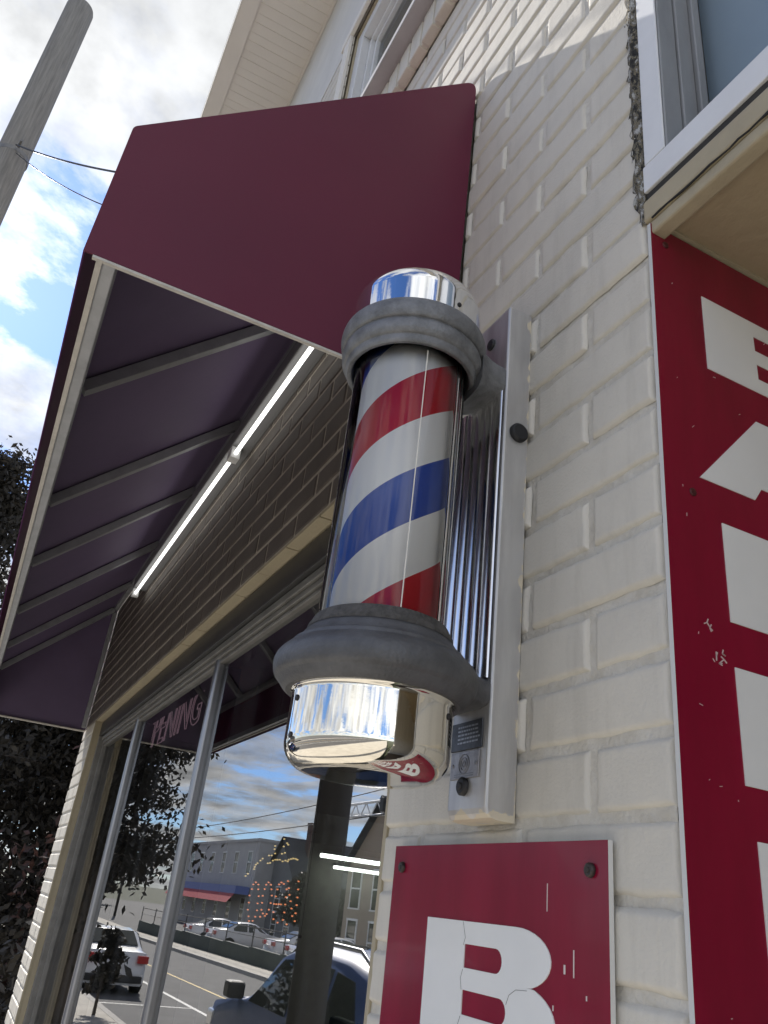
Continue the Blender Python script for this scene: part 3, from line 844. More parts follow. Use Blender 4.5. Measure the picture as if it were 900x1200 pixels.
def smooth_prof(pts, sub=6):
    """Catmull-Rom through the control points; a repeated point makes a corner"""
    out = []
    for i in range(len(pts) - 1):
        p0 = pts[max(i - 1, 0)]; p1 = pts[i]; p2 = pts[i + 1]; p3 = pts[min(i + 2, len(pts) - 1)]
        if p1 == p2: continue
        for k in range(sub):
            t = k / sub
            out.append(tuple(0.5 * ((2 * p1[j]) + (-p0[j] + p2[j]) * t + (2 * p0[j] - 5 * p1[j] + 4 * p2[j] - p3[j]) * t * t + (-p0[j] + 3 * p1[j] - 3 * p2[j] + p3[j]) * t ** 3) for j in range(2)))
    out.append(pts[-1])
    return out


dup_ = lambda l: [q for p in l for q in ((p[:2], p[:2]) if len(p) == 3 else (p,))]
# bracket
bk = MB(); n = 10; w0, w1, yd, rr_ = -.298, -.2186, -.0365, .009
pts = [(w0, -.0005)] + [(w0 + rr_ - rr_ * math.cos(math.pi / 2 * i / 5), yd + rr_ - rr_ * math.sin(math.pi / 2 * i / 5)) for i in range(6)] + [(w1 - .003 + .003 * math.sin(math.pi / 2 * i / 3), yd + .003 - .003 * math.cos(math.pi / 2 * i / 3)) for i in range(4)] + [(w1, -.0005)]
m_ = len(pts); v = []
zl = [(.0955, .013), (.097, .006), (.101, .0018), (.106, 0), (.12, 0), (.75, 0), (.7545, .001)]
for z, ins in zl:
    for x, y in pts: v.append((x, y + ins * (-y / .0365), z))
bk.add(v, [(i * m_ + j, i * m_ + j + 1, (i + 1) * m_ + j + 1, (i + 1) * m_ + j) for i in range(len(zl) - 1) for j in range(m_ - 1)] + [tuple(range(m_))[::-1], tuple(range((len(zl) - 1) * m_, len(zl) * m_))])


def bracket_mat():
    m = mat('bracket_metal', (0.60, 0.595, 0.585), 0.42, 0.7, var=0.25, vscale=26, bump=0.06, bscale=120, stretch=(1, 1, 0.14), rvar=0.2, dark=(.44, .43, .43))
    nt = m.node_tree; p = nt.nodes['Principled BSDF']; old = p.inputs['Base Color'].links[0].from_socket
    tc = nt.nodes.new('ShaderNodeTexCoord'); s = nt.nodes.new('ShaderNodeSeparateXYZ'); nt.links.new(tc.outputs['Object'], s.inputs[0])
    n = nt.nodes.new('ShaderNodeTexNoise'); n.inputs['Scale'].default_value = 55; n.inputs['Detail'].default_value = 6; nt.links.new(tc.outputs['Object'], n.inputs['Vector'])
    # chipped cream overpaint at the foot and along the edge next to the wall
    h = mth(nt, 'ADD', s.outputs[2], mth(nt, 'MULTIPLY', mth(nt, 'SUBTRACT', n.outputs[0], .5), -.035))
    f1 = mth(nt, 'LESS_THAN', h, .1012)
    e = mth(nt, 'ADD', s.outputs[1], mth(nt, 'MULTIPLY', mth(nt, 'SUBTRACT', n.outputs[0], .5), .03))
    f2 = mth(nt, 'MULTIPLY', mth(nt, 'GREATER_THAN', e, -.0012), mth(nt, 'GREATER_THAN', s.outputs[0], -.222))
    f = mth(nt, 'MAXIMUM', f1, f2)
    nt.links.new(mixc(nt, f, old, (.60, .54, .42)), p.inputs['Base Color'])
    nt.links.new(mth(nt, 'MULTIPLY', mth(nt, 'SUBTRACT', 1.0, f), .7), p.inputs['Metallic'])
    return m


bk = bk.build('wall_bracket', bracket_mat(), bp_)
q = MB(); q.disc((-.2188, -.0155, .557), (1, 0, 0), .0128, .007, 24); q.build('rubber_plug', RUBBER, bk)
q = MB(); q.disc((-.259, -.0363, .715), (0, -1, 0), .0085, .004); q.build('bracket_screw', RUBBER, bk)
q = MB(); q.disc((-.261, -.0363, .1285), (0, -1, 0), .0095, .0055); q.disc((-.261, -.0415, .1285), (0, -1, 0), .004, .002, 6); q.build('bracket_screw', RUBBER, bk)
pl = MB(); pl.box(-.290, -.229, -.0385, -.0366, .166, .1965)
plate = pl.build('maker_plate', mat('dark_plate', (.09, .095, .105), .4, .6, var=.5, vscale=90), bk, bevel=.0006)
rnd = random.Random(4); q = MB()
for i in range(5):
    x = -.276
    while x < -.236:
        w = rnd.uniform(.002, .006); q.box(x, x + w, -.0388, -.03855, .190 - i * .0042, .1918 - i * .0042); x += w + .0015
q.build('embossing', mat('plate_letters', (.35, .36, .38), .4, .7), plate)
pl = MB(); pl.box(-.288, -.233, -.0382, -.0366, .1365, .1645)
plate = pl.build('maker_plate', mat('pale_plate', (.36, .35, .36), .4, .6, var=.4, vscale=120), bk, bevel=.0006)
q = MB()
for r0 in (.010, .0065, .003):
    P_ = [(-.261 + r0 * math.cos(t * math.pi / 12), -.0384, .1515 + r0 * math.sin(t * math.pi / 12)) for t in range(25)]; q.tube(P_, .0005, 5)
for x in (-.283, -.238): q.disc((x, -.0381, .151), (0, -1, 0), .002, .001, 10)
for i in range(2): q.box(-.28, -.242, -.0385, -.0383, .1385 + i * .0022, .1395 + i * .0022)
q.build('embossing', mat('plate_letters2', (.2, .2, .21), .4, .7), plate)
# fluted reflector
fu = MB(); nf = 6; xa, xb = -.345, -.2225; pts = []
for i in range(nf):
    w = (xb - xa) / nf; c0 = xa + w * (i + .5)
    for k in range(9):
        t = math.pi * k / 8
        pts.append((c0 - w / 2 * .98 * math.cos(t), -.0385 - .0036 * math.sin(t)))
m_ = len(pts)
v = [(x, y, z) for z in (.2386, .622) for x, y in pts] + [(x, -.0372, z) for z in (.2386, .622) for x in (xa, xb)]
fu.add(v[:2 * m_], [(i, i + 1, m_ + i + 1, m_ + i) for i in range(m_ - 1)], 0, True)
fu.add([v[0], *[v[i] for i in range(1, m_)], (xb, -.0372, .2386), (xa, -.0372, .2386)], [tuple(range(m_ + 2))])
fu.build('fluted_reflector', FLUTE, bp_)
# striped drum, glass, lamp shelf
drum = lathe_part('striped_cylinder', [(.0, .245), (.0586, .245), (.0586, .665), (0, .665)], STRIPES)
lathe_part('glass_cylinder', [(.0700, .262), (.0700, .655)], GLASS)
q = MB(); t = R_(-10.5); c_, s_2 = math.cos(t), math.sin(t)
q.bar((AXP[0] + .0703 * c_, AXP[1] + .0703 * s_2, .275), (AXP[0] + .0703 * c_, AXP[1] + .0703 * s_2, .600), .0011, .0006, (c_, s_2, 0)); q.build('glass_highlight', mat('highlight_strip', (.8, .78, .72), .25), bp_)  # pale strip standing for a highlight line reflected in the glass
# chrome side rods inside the rear half of the glass
for a in (38, 62, 128, 150):
    q = MB(); t = R_(a); q.tube([(AXP[0] + .0655 * math.cos(t), AXP[1] + .0655 * math.sin(t), .25), (AXP[0] + .0655 * math.cos(t), AXP[1] + .0655 * math.sin(t), .66)], .0026, 10)
    q.build('inner_rod', CHROME, bp_)
# lower collar with its arm
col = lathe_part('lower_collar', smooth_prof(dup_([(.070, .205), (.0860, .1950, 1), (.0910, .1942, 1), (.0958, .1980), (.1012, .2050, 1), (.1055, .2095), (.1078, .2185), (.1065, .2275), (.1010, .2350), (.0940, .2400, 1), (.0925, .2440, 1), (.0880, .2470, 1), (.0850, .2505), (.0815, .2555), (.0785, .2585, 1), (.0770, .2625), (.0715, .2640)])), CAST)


def arm(z0, z1, hw0, hw1, parent, name, lip=0.0, mm=CAST):
    """casting from the collar to the bracket, waisted in plan and swept underneath"""
    q = MB(); v = []; N = 14; K = 12
    ys = -.155 + .07, -.0372
    for i in range(N + 1):
        t = i / N; y = ys[0] + (ys[1] - ys[0]) * t
        hw = hw0 + (hw1 - hw0) * (1 - (1 - t) ** 2)
        za = z0 - lip * (1 - t) ** 1.6; zb = z1 + .002 * (1 - t)
        for k in range(K):
            a = 2 * math.pi * (k + .5) / K
            c, s = math.cos(a), math.sin(a); e = .45
            v.append((AXP[0] + hw * math.copysign(abs(c) ** e, c), y, (za + zb) / 2 + (zb - za) / 2 * math.copysign(abs(s) ** e, s)))
    q.add(v, [(i * K + k, i * K + (k + 1) % K, (i + 1) * K + (k + 1) % K, (i + 1) * K + k) for i in range(N) for k in range(K)], 0, True)
    q.add(v[:K], [tuple(range(K))]); q.add(v[-K:], [tuple(range(K))])
    o = q.build(name, mm, None)
    o.parent = parent; o.matrix_parent_inverse = Matrix.Translation(Vector((-AXP[0], -AXP[1], 0)))
    return o


arm(.207, .238, .080, .040, col, 'collar_arm', .006)
lathe_part('gasket', smooth_prof([(.0790, .2590), (.0785, .2635), (.0755, .2690), (.0725, .2745), (.0695, .2755)]), GASKET)
# upper collar
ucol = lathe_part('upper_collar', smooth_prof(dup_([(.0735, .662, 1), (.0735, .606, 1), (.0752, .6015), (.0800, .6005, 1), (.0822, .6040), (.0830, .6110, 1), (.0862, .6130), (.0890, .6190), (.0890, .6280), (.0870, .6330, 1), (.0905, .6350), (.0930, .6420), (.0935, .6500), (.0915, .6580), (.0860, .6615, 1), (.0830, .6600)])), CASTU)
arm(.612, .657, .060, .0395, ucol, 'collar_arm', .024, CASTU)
q = MB(); q.lathe([(.0, .664), (.0734, .664), (.0734, .659), (.0, .659)], 48, c=AXP); q.build('inner_top', BLACKP, ucol)
# chrome caps
cap = lathe_part('top_cap', [(.0832, .656), (.0832, .66), (.0832, .697), (.0832, .6985), (.0832, .700)] + [(.0832 - .03 + .03 * math.cos(R_(a)), .700 + .032 * math.sin(R_(a))) for a in range(6, 90, 6)] + [(.053, .732), (.03, .7345), (.012, .7352), (0, .7354)], CHROME)
cup = lathe_part('bottom_cup', [(.0835, .203), (.0862, .1962), (.0866, .1942), (.0850, .1925), (.0838, .1912), (.0837, .1895), (.0837, .1882), (.0837, .1875), (.0837, .17), (.0839, .1475), (.0839, .1452), (.0839, .1435)] + [(.0839 - .027 + .027 * math.cos(R_(a)), .1435 - .0265 * math.sin(R_(a))) for a in range(6, 91, 6)] + [(.045, .1166), (.03, .1162), (.015, .1160), (0, .1159)], CHROMEW)
for a, z in ((41, .1800), (-87, .1800), (-88, .1440)):
    q = MB(); t = R_(a); q.disc((AXP[0] + .0832 * math.cos(t), AXP[1] + .0832 * math.sin(t), z), (math.cos(t), math.sin(t), 0), .0032, .0022, 12); q.build('cap_screw', RUBBER, cup)
t = R_(12); q = MB(); q.disc((AXP[0] + .0828 * math.cos(t), AXP[1] + .0828 * math.sin(t), .676), (math.cos(t), math.sin(t), 0), .003, .002, 12); q.build('cap_screw', RUBBER, cap)

# ------------------------------------------------------------------ signs
def arc(cx, cy, rx, ry, a0, a1, n=14):
    return [(cx + rx * math.cos(R_(a0 + (a1 - a0) * i / n)), cy + ry * math.sin(R_(a0 + (a1 - a0) * i / n))) for i in range(n + 1)]


HL = .1005


def letter(ch, y):
    """outlines of a wide heavy capital; x from 0 to about .22, y is its foot"""
    T = lambda l: [(a, y + c) for a, c in l]
    if ch == 'B':
        o = [(0, 0), (.168, 0)] + arc(.168, .028, .0565, .028, -90, 62) + [(.1825, .0535)] + arc(.166, .0755, .052, .025, -62, 90) + [(0, HL)]
        h1 = [(.078, .0590)] + arc(.134, .0695, .0105, .0105, -90, 90, 10) + [(.078, .0800)]
        h2 = [(.078, .0190)] + arc(.142, .0295, .0110, .0105, -90, 90, 10) + [(.078, .0400)]
        return [T(o), T(h1), T(h2)]
    if ch == 'A':
        o = [(-.0247, 0), (.0506, 0), (.0616, .0160), (.163, .0160), (.1735, 0), (.2490, 0), (.158, HL), (.0655, HL)]
        hh = [(.079, .036), (.1455, .036), (.112, .0760)]
        return [T(o), T(hh)]
    if ch == 'R':
        o = [(0, 0), (.078, 0), (.078, .0340), (.110, .0340), (.150, 0), (.238, 0), (.184, .0385)] + arc(.166, .0695, .0545, .031, -50, 90) + [(0, HL)]
        h1 = [(.078, .0540)] + arc(.136, .0665, .0120, .0125, -90, 90, 10) + [(.078, .0790)]
        return [T(o), T(h1)]
    o = [(.008, 0), (.214, 0), (.214, .0215), (.078, .0215), (.078, .0405), (.205, .0405), (.205, .0605), (.078, .0605), (.078, .0790), (.212, .0790), (.212, HL), (.008, HL)]
    return [T(o)]


def barber_sign(name, label, origin, ux, un, loc):
    """a red panel .386 wide and .963 tall, lettered B A R B E R down its face; origin is its top left corner"""
    s = thing(name, label, 'sign', loc)
    uy = Vector((0, 0, 1)); ux = Vector(ux); un = Vector(un); o = Vector(origin)
    w, h, th = .3855, .963, .005
    q = MB()
    c = []
    for d in (0, -th):
        for a, e in ((0, 0), (w, 0), (w, -h), (0, -h)): c.append(o + ux * a + uy * e + un * d)
    q.add(c, [(0, 1, 2, 3)], 0); q.add(c, [(7, 6, 5, 4), (0, 4, 5, 1), (1, 5, 6, 2), (2, 6, 7, 3), (3, 7, 4, 0)], 1)
    pn = q.build('panel', [SIGNRED, SIGNEDGE], s)
    for i, ch in enumerate('BARBER'):
        y = -.0737 - HL - i * .1429
        mt = basis(o + un * .0006, ux, uy, un)
        curve_mesh('letter', [[(a + .0935 if ox is None else a + ox, c_) for a, c_ in pts] for ox in (None,) for pts in letter(ch, y)] if False else [[(a + LX, c_) for a, c_ in pts] for pts in letter(ch, y)], .001, SIGNWHITE, mt, s)
    return s, pn


LX = .0935
front, pn = barber_sign('letter_sign', 'red sign with white B fixed to the brick pier under the pole', (-.4575, -.008, .0765), (1, 0, 0), (0, -1, 0), (-.2645, -.008, -.88))
for x in (-.4345, -.0936):
    for z in (.0525, -.84):
        q = MB(); q.disc((x, -.0082, z), (0, -1, 0), .006, .004, 16); q.disc((x, -.012, z), (0, -1, 0), .0024, .001, 6); q.build('sign_screw', SCREW, front)
# scratches in the paint, thin pale flakes
q = MB()
for x, z0, z1, w in ((-.1535, .041, .018, .0007), (-.1165, -.0095, -.030, .0011), (-.1290, -.0215, -.0285, .002), (-.1005, -.041, -.0445, .0012), (-.1435, -.053, -.057, .0012), (-.1345, -.094, -.125, .001)):
    q.box(x, x + w, -.0086, -.0081, z1, z0)
q.build('scratch', mat('bare_scratch', (.70, .62, .60), .6), front)['kind'] = 'stuff'
for pts in ([(-.2906, .0023), (-.2850, -.0120), (-.2880, -.0190)], [(-.2866, -.0400), (-.2900, -.0480), (-.2875, -.0580)], [(-.2866, -.0800), (-.2905, -.0880), (-.2895, -.0980)], [(-.1790, -.0466), (-.1960, -.0478), (-.2060, -.0530), (-.2105, -.0610)]):
    q = MB(); q.tube([(x, -.0092, z) for x, z in pts], .0002, 5); q.build('crack', SCREW, front)
LX = .0748 - .004
sidesign, pn = barber_sign('side_sign', 'tall red sign with white letters on the return wall at the right edge', (.0065, -.0010, .7300), (0, 1, 0), (1, 0, 0), (.0065, .19, -.23))
for y, z in ((.0197, .7066), (.36, .7066), (.0342, .3926), (.36, .39), (.02, -.2)):
    q = MB(); q.disc((.0066, y, z), (1, 0, 0), .0042, .0016, 14); q.build('sign_screw', mat('red_screw', (.12, .03, .03), .5, .3, var=.5, vscale=300), sidesign)
q = MB(); rnd = random.Random(11)
for i in range(26):
    y = rnd.uniform(.01, .17); z = rnd.uniform(-.05, .66); a = rnd.uniform(0, 6.28); l = rnd.uniform(.001, .005)
    q.bar((.0068, y, z), (.0068, y + l * math.cos(a), z + l * math.sin(a)), .0005, .0005, (1, 0, 0))
for (y, z) in ((.040, .262), (.043, .258), (.0485, .233), (.056, .237), (.0575, .232), (.051, .227)):
    for k in range(3):
        a = rnd.uniform(0, 6.28); q.bar((.0068, y, z), (.0068, y + .004 * math.cos(a), z + .004 * math.sin(a)), .0010, .0006, (1, 0, 0))
q.build('scratch', mat('side_scratch', (.62, .5, .5), .6), sidesign)['kind'] = 'stuff'

# ------------------------------------------------------------------ utility pole and wires
def copy_tree(o, parent=None):
    c = o.copy(); COL.objects.link(c)
    if parent is not None: c.parent = parent
    for ch in o.children: copy_tree(ch, c)
    return c


def cable(name, a, b, sag, r, label, m=CABLE):
    q = MB(); a = Vector(a); b = Vector(b); P = []
    for i in range(25):
        t = i / 24; p = a.lerp(b, t); p.z -= sag * 4 * t * (1 - t); P.append(p)
    q.tube(P, r, 6)
    return tag(q.build(name, m), label, 'cable', 'overhead cables')


up = MB(); zb = zs(-5) - .05
up.tube([(-4.95, -1.64, zb), (-4.95, -1.64, 2.0), (-4.945, -1.64, 5.0), (-4.94, -1.64, 6.85), (-4.94, -1.64, 6.88)], [.122, .120, .118, .116, .108], 28)
m_ = WOOD.copy(); m_.name = 'pole_wood'; nt = m_.node_tree; p = nt.nodes['Principled BSDF']; old = p.inputs['Base Color'].links[0].from_socket
tc = nt.nodes.new('ShaderNodeTexCoord'); s_ = nt.nodes.new('ShaderNodeSeparateXYZ'); nt.links.new(tc.outputs['Object'], s_.inputs[0])
n = nt.nodes.new('ShaderNodeTexNoise'); n.inputs['Scale'].default_value = 3; nt.links.new(tc.outputs['Object'], n.inputs['Vector'])
f = ramp(nt, mth(nt, 'ADD', mth(nt, 'MULTIPLY', s_.outputs[2], .2), mth(nt, 'MULTIPLY', n.outputs[0], .25)), [(.45, 0.0), (.85, 1.0)])
nt.links.new(mixc(nt, f, (.035, .03, .026), old), p.inputs['Base Color'])      # shade painted into the foot for its dark reflection, wood tone above
pole = thing('utility_pole', 'weathered grey wooden utility pole standing at the kerb', 'utility pole', (-4.95, -1.64, zb))
up.build('shaft', m_, pole)
q = MB(); q.tube([(-4.95, -1.64, 4.93), (-4.95, -1.64, 4.97)], .124, 28); q.tube([(-4.80, -1.60, 4.95), (-4.72, -1.58, 4.95)], .012, 8); q.build('cable_clamp', ALUD, pole)
cable('overhead_cable', (-4.80, -1.62, 4.96), (-2.2, -.02, 2.95), .10, .0065, 'black service wire looping from the utility pole to the building')
cable('overhead_cable', (-4.82, -1.60, 4.90), (-2.6, -.02, 2.95), .16, .004, 'thinner black wire twisted beside the service wire at the pole')
cable('overhead_cable', (-60, -3.4, 8.2), (-9, -.9, 7.2), .35, .014, 'thin dark cable crossing the sky low beside the awning')
cable('overhead_cable', (-16, -12.9, 4.6), (-78, -12.9, 4.0), .7, .02, 'upper of the two dark cables strung along the far pavement')
cable('overhead_cable', (-16, -12.9, 3.5), (-78, -12.9, 3.4), .5, .02, 'lower of the two dark cables strung along the far pavement')
for x, l in ((-16, 'wooden utility pole across the street near the signal mast'), (-78, 'wooden utility pole across the street by the flat roofed shop building')):
    c = copy_tree(pole); c.location = (x, -12.9, zs(x)); c['label'] = l

# ------------------------------------------------------------------ trees
def leafmat(name, base, var):
    m = bpy.data.materials.new(name); m.use_nodes = True; nt = m.node_tree; p = nt.nodes['Principled BSDF']
    g = nt.nodes.new('ShaderNodeNewGeometry')
    c = ramp(nt, g.outputs['Random Per Island'], [(0.0, tuple(x * (1 - var) for x in base)), (1.0, tuple(x * (1 + var) for x in base))])
    nt.links.new(c, p.inputs['Base Color']); p.inputs['Roughness'].default_value = .55; p.inputs['Specular IOR Level'].default_value = .3
    tr = nt.nodes.new('ShaderNodeBsdfTranslucent'); nt.links.new(c, tr.inputs[0])
    mx = nt.nodes.new('ShaderNodeMixShader'); mx.inputs[0].default_value = .25
    nt.links.new(p.outputs[0], mx.inputs[1]); nt.links.new(tr.outputs[0], mx.inputs[2]); nt.links.new(mx.outputs[0], nt.nodes['Material Output'].inputs[0])
    return m


LEAF_DARK = leafmat('dark_leaf', (.029, .025, .019), .5)
LEAF_RED = leafmat('plum_leaf', (.060, .031, .026), .5)
LEAF_GREEN = leafmat('green_leaf', (.055, .075, .030), .5)
BARK = mat('bark', (.085, .07, .058), .95, var=.4, vscale=14, bump=.8, bscale=30)


def tree(name, label, base, h, rad, zc0, leafs, lm, seed, ls=.10, lean=(0, 0), nl=60, group='trees along the street'):
    rnd = random.Random(seed)
    t = thing(name, label, 'tree', base, group)
    bx_, by_, bz_ = base
    q = MB(); tips = []
    top = Vector((bx_ + lean[0], by_ + lean[1], bz_ + h * .9))
    b0 = Vector(base)
    q.tube([b0, b0.lerp(top, .35), b0.lerp(top, .7), top], [rad * .085, rad * .065, rad * .04, rad * .012], 10)
    for i in range(nl):
        f = rnd.uniform(max(.12, (zc0 - bz_) / h), .97); s = b0.lerp(top, f); a = rnd.uniform(0, 6.28)
        spread = rad * (1.05 - .75 * (max(0.0, f - .15) / .85) ** 1.5) * rnd.uniform(.55, 1.05)
        e = s + Vector((math.cos(a) * spread, math.sin(a) * spread, rnd.uniform(.05, .5) * spread))
        mid = s.lerp(e, .5) + Vector((rnd.uniform(-.1, .1), rnd.uniform(-.1, .1), rnd.uniform(0, .15))) * spread
        q.tube([s, mid, e], [rad * .022, rad * .014, rad * .004], 5, cap=False)
        for k in range(6):
            u = .35 + .65 * k / 5; tips.append((s.lerp(mid, u * 2) if u < .5 else mid.lerp(e, u * 2 - 1), spread))
    q.build('trunk', BARK, t)
    c = MB(); V = []; F = []
    for i in range(leafs):
        p, sp = rnd.choice(tips)
        r_ = rad * .20
        d = Vector((rnd.gauss(0, 1), rnd.gauss(0, 1), rnd.gauss(0, .75))) * r_ * .62
        p = p + d
        if p.z < zc0: continue
        n = Vector((rnd.uniform(-1, 1), rnd.uniform(-1, 1), rnd.uniform(-.3, 1))).normalized(); u = n.orthogonal().normalized(); w = n.cross(u)
        a = rnd.uniform(0, 6.28); u2 = u * math.cos(a) + w * math.sin(a); w2 = n.cross(u2)
        l = ls * rnd.uniform(.6, 1.3); o = len(V)
        V += [p - u2 * l, p - w2 * l * .45 + n * l * .1, p + u2 * l, p + w2 * l * .45 + n * l * .1]
        F.append((o, o + 1, o + 2, o + 3))
    c.add(V, F)
    c.build('crown', lm, t)
    return t


tree('dark_tree', 'dark dense tree beyond the far end of the shop', (-13.8, 1.4, zs(-13) + .03), 8.2, 2.6, -2.0, 50000, LEAF_DARK, 3, .07, nl=110, lean=(.2, -.6))
tree('dark_tree', 'dark tree behind the end pier, lower and fuller than its neighbour', (-9.8, 2.6, zs(-10) + .03), 5.0, 2.0, -2.1, 50000, LEAF_RED, 5, .06, nl=90)
tree('dark_tree', 'tall thin leaved tree showing against the sky beside the awning', (-16.5, -1.9, zs(-16) + .03), 11.0, 2.2, -.2, 26000, LEAF_DARK, 8, .075, nl=70)
tree('kerb_shrub', 'small dark shrub on a bare stem at the near kerb behind the white sedan', (-18.0, -2.75, zs(-18)), 1.55, .42, -1.95, 1800, LEAF_DARK, 51, .06, nl=22, group='trees along the street')
hd = thing('hedge', 'dark clipped hedge at ground level past the far end of the shop', 'hedge', (-9.5, 1.0, zs(-9.5)))
q = MB(); V = []; F = []; rnd = random.Random(31)
for i in range(30000):
    x = rnd.uniform(-14.5, -4.95); y = rnd.gauss(1.0, .45); z = zs(x) + rnd.uniform(0, 1.75) + .12 * math.sin(x * 3.1) + .08 * math.sin(x * 7.7)
    n = Vector((rnd.uniform(-1, 1), rnd.uniform(-1, 1), rnd.uniform(-.3, 1))).normalized(); u = n.orthogonal().normalized(); w = n.cross(u); l = rnd.uniform(.03, .065); p = Vector((x, y, z)); o = len(V)
    V += [p - u * l, p - w * l * .45, p + u * l, p + w * l * .45]; F.append((o, o + 1, o + 2, o + 3))
q.add(V, F); q.build('foliage', LEAF_DARK, hd)
q = MB()
for i in range(16): x = -14.2 + i * .6; q.tube([(x, 1, zs(x)), (x + .05, 1.02, zs(x) + .7), (x + .1, .95, zs(x) + 1.4)], [.03, .022, .008], 6)
q.build('stems', BARK, hd)['kind'] = 'stuff'
for i, (x, y, h, r, lm, s) in enumerate(((-56.0, -22, 4.9, 2.0, LEAF_DARK, 21), (-120, -18.5, 8.0, 3.2, LEAF_DARK, 22), (-43.6, -19, 3.6, 1.3, LEAF_DARK, 24), (-70, -1.0, 9, 4, LEAF_GREEN, 27))):
    tree('street_tree', ('small dark bushy tree between the two gabled houses across the street', 'dark spreading tree beyond the flat roofed shop building', 'small dark tree beside the tan gabled house', 'large green tree far down the pavement')[i], (x, y, zs(x)), h, r, zs(x) + 1.4, 6500, lm, s, .22, nl=50)

# ------------------------------------------------------------------ buildings across the street
def facade(name, label, x0, x1, y0, y1, z0, z1, m, rows, cols, gable=False, wm=CARGLASS, trim=WHITE, rm=None):
    t = thing(name, label, 'building', ((x0 + x1) / 2, (y0 + y1) / 2, z0), 'buildings across the street')
    q = MB(); q.box(x0, x1, y0, y1, z0, z1)
    if gable:
        xm = (x0 + x1) / 2; zp = z1 + (x1 - x0) * .42
        for y in (y0, y1): q.add([(x0, y, z1), (x1, y, z1), (xm, y, zp)], [(0, 1, 2)])
        q.build('wall', m, t)
        rr = MB(); e = .35
        for s, xe in ((-1, x0), (1, x1)):
            a = [(xm, y0 - e, zp + .12), (xm, y1 + e, zp + .12), (xe + s * e, y1 + e, z1 - e * .84 + .1), (xe + s * e, y0 - e, z1 - e * .84 + .1)]
            rr.add(a + [(p[0], p[1], p[2] - .14) for p in a], [(0, 1, 2, 3), (7, 6, 5, 4), (0, 4, 5, 1), (1, 5, 6, 2), (2, 6, 7, 3), (3, 7, 4, 0)])
        ro = rr.build('roof', rm, t)
        c = MB(); c.box(xm + .9, xm + 1.7, y1 - 2.2, y1 - 1.4, z1 + .8, zp + 1.2); c.box(xm + .85, xm + 1.75, y1 - 2.25, y1 - 1.35, zp + 1.2, zp + 1.35); c.build('chimney', mat('old_brick', (.10, .06, .05), .9, var=.3), ro)
    else:
        q.box(x0 - .1, x1 + .1, y0 - .1, y1 + .1, z1 + .003, z1 + .25)
        q.build('wall', m, t)
    H = (z1 - z0) / rows; w = (x1 - x0) / cols
    for r in range(rows):
        for c in range(cols):
            cx = x0 + w * (c + .5); cz = z0 + H * (r + .55)
            f = MB(); f.box(cx - .62, cx + .62, y1 + .002, y1 + .09, cz - .95, cz - .88); f.box(cx - .62, cx + .62, y1 + .002, y1 + .07, cz + .80, cz + .90); f.box(cx - .6, cx - .52, y1 + .002, y1 + .06, cz - .879, cz + .799); f.box(cx + .52, cx + .6, y1 + .002, y1 + .06, cz - .879, cz + .799); f.box(cx - .519, cx + .519, y1 + .002, y1 + .05, cz - .04, cz + .03)
            fo = f.build('window', trim, t)
            g = MB(); g.box(cx - .518, cx + .518, y1 + .001, y1 + .03, cz - .878, cz - .041); g.box(cx - .518, cx + .518, y1 + .001, y1 + .03, cz + .031, cz + .798); g.build('pane', wm, fo)
    return t


GREYW = mat('grey_render', (.30, .31, .34), .85, var=.15, vscale=.8)
GREYL = mat('light_render', (.46, .46, .47), .85, var=.12, vscale=.8)
GREYD = mat('dark_render', (.17, .18, .20), .85, var=.15, vscale=.8)
shopb = facade('flat_roofed_building', 'pale grey flat roofed shop building across the street with a blue and red fascia', -92, -69, -34, -22.5, -2.9, 4.3, GREYL, 2, 6)
q = MB(); q.box(-91.5, -69.5, -22.4, -21.2, .15, .75); q.build('blue_fascia', mat('blue_sign', (.12, .17, .45), .5), shopb)
q = MB(); q.add([(-91.5, -21.19, .15), (-69.5, -21.19, .15), (-69.5, -20.6, -.55), (-91.5, -20.6, -.55), (-91.5, -22.3, .15), (-69.5, -22.3, .15)], [(0, 1, 2, 3), (0, 4, 5, 1)]); q.build('red_canopy', mat('red_canopy', (.36, .02, .03), .6), shopb)
facade('flat_roofed_building', 'tall plain grey block behind the shop with the red canopy', -101, -89.5, -44, -30, -2.8, 5.3, GREYW, 3, 4)
facade('gabled_house', 'grey house with a dark steep roof and brick chimney beyond the trees', -71.3, -62.5, -33, -24, -2.7, 1.0, GREYD, 2, 3, True, rm=mat('slate_roof', (.05, .052, .06), .8, var=.3))
facade('gabled_house', 'tan gabled house opposite, seen beside the pole', -40.6, -33.2, -27, -18, -2.5, 2.0, mat('tan_siding', (.33, .27, .21), .8, var=.1), 2, 3, True, rm=MATS['slate_roof'])
# low wall with railing
lw = thing('low_wall', 'dark green low wall with iron railing along the far pavement', 'wall', (-40, -12.6, -2.6))
q = MB()
for x0 in range(-62, -10, 4): q.box(x0, x0 + 4, -12.7, -12.45, zs(x0) - .15, zs(x0 + 2) + .62)
q.build('wall_body', mat('dark_green_wall', (.045, .06, .055), .8, var=.25, vscale=2), lw)
q = MB()
for x0 in range(-62, -10, 4):
    q.tube([(x0, -12.57, zs(x0) + .6), (x0, -12.57, zs(x0) + 1.5)], .03, 6); q.bar((x0, -12.57, zs(x0) + 1.4), (x0 + 4, -12.57, zs(x0 + 4) + 1.4), .05, .05); q.bar((x0, -12.57, zs(x0) + 1.05), (x0 + 4, -12.57, zs(x0 + 4) + 1.05), .03, .03)
q.build('railing', BRONZE, lw)
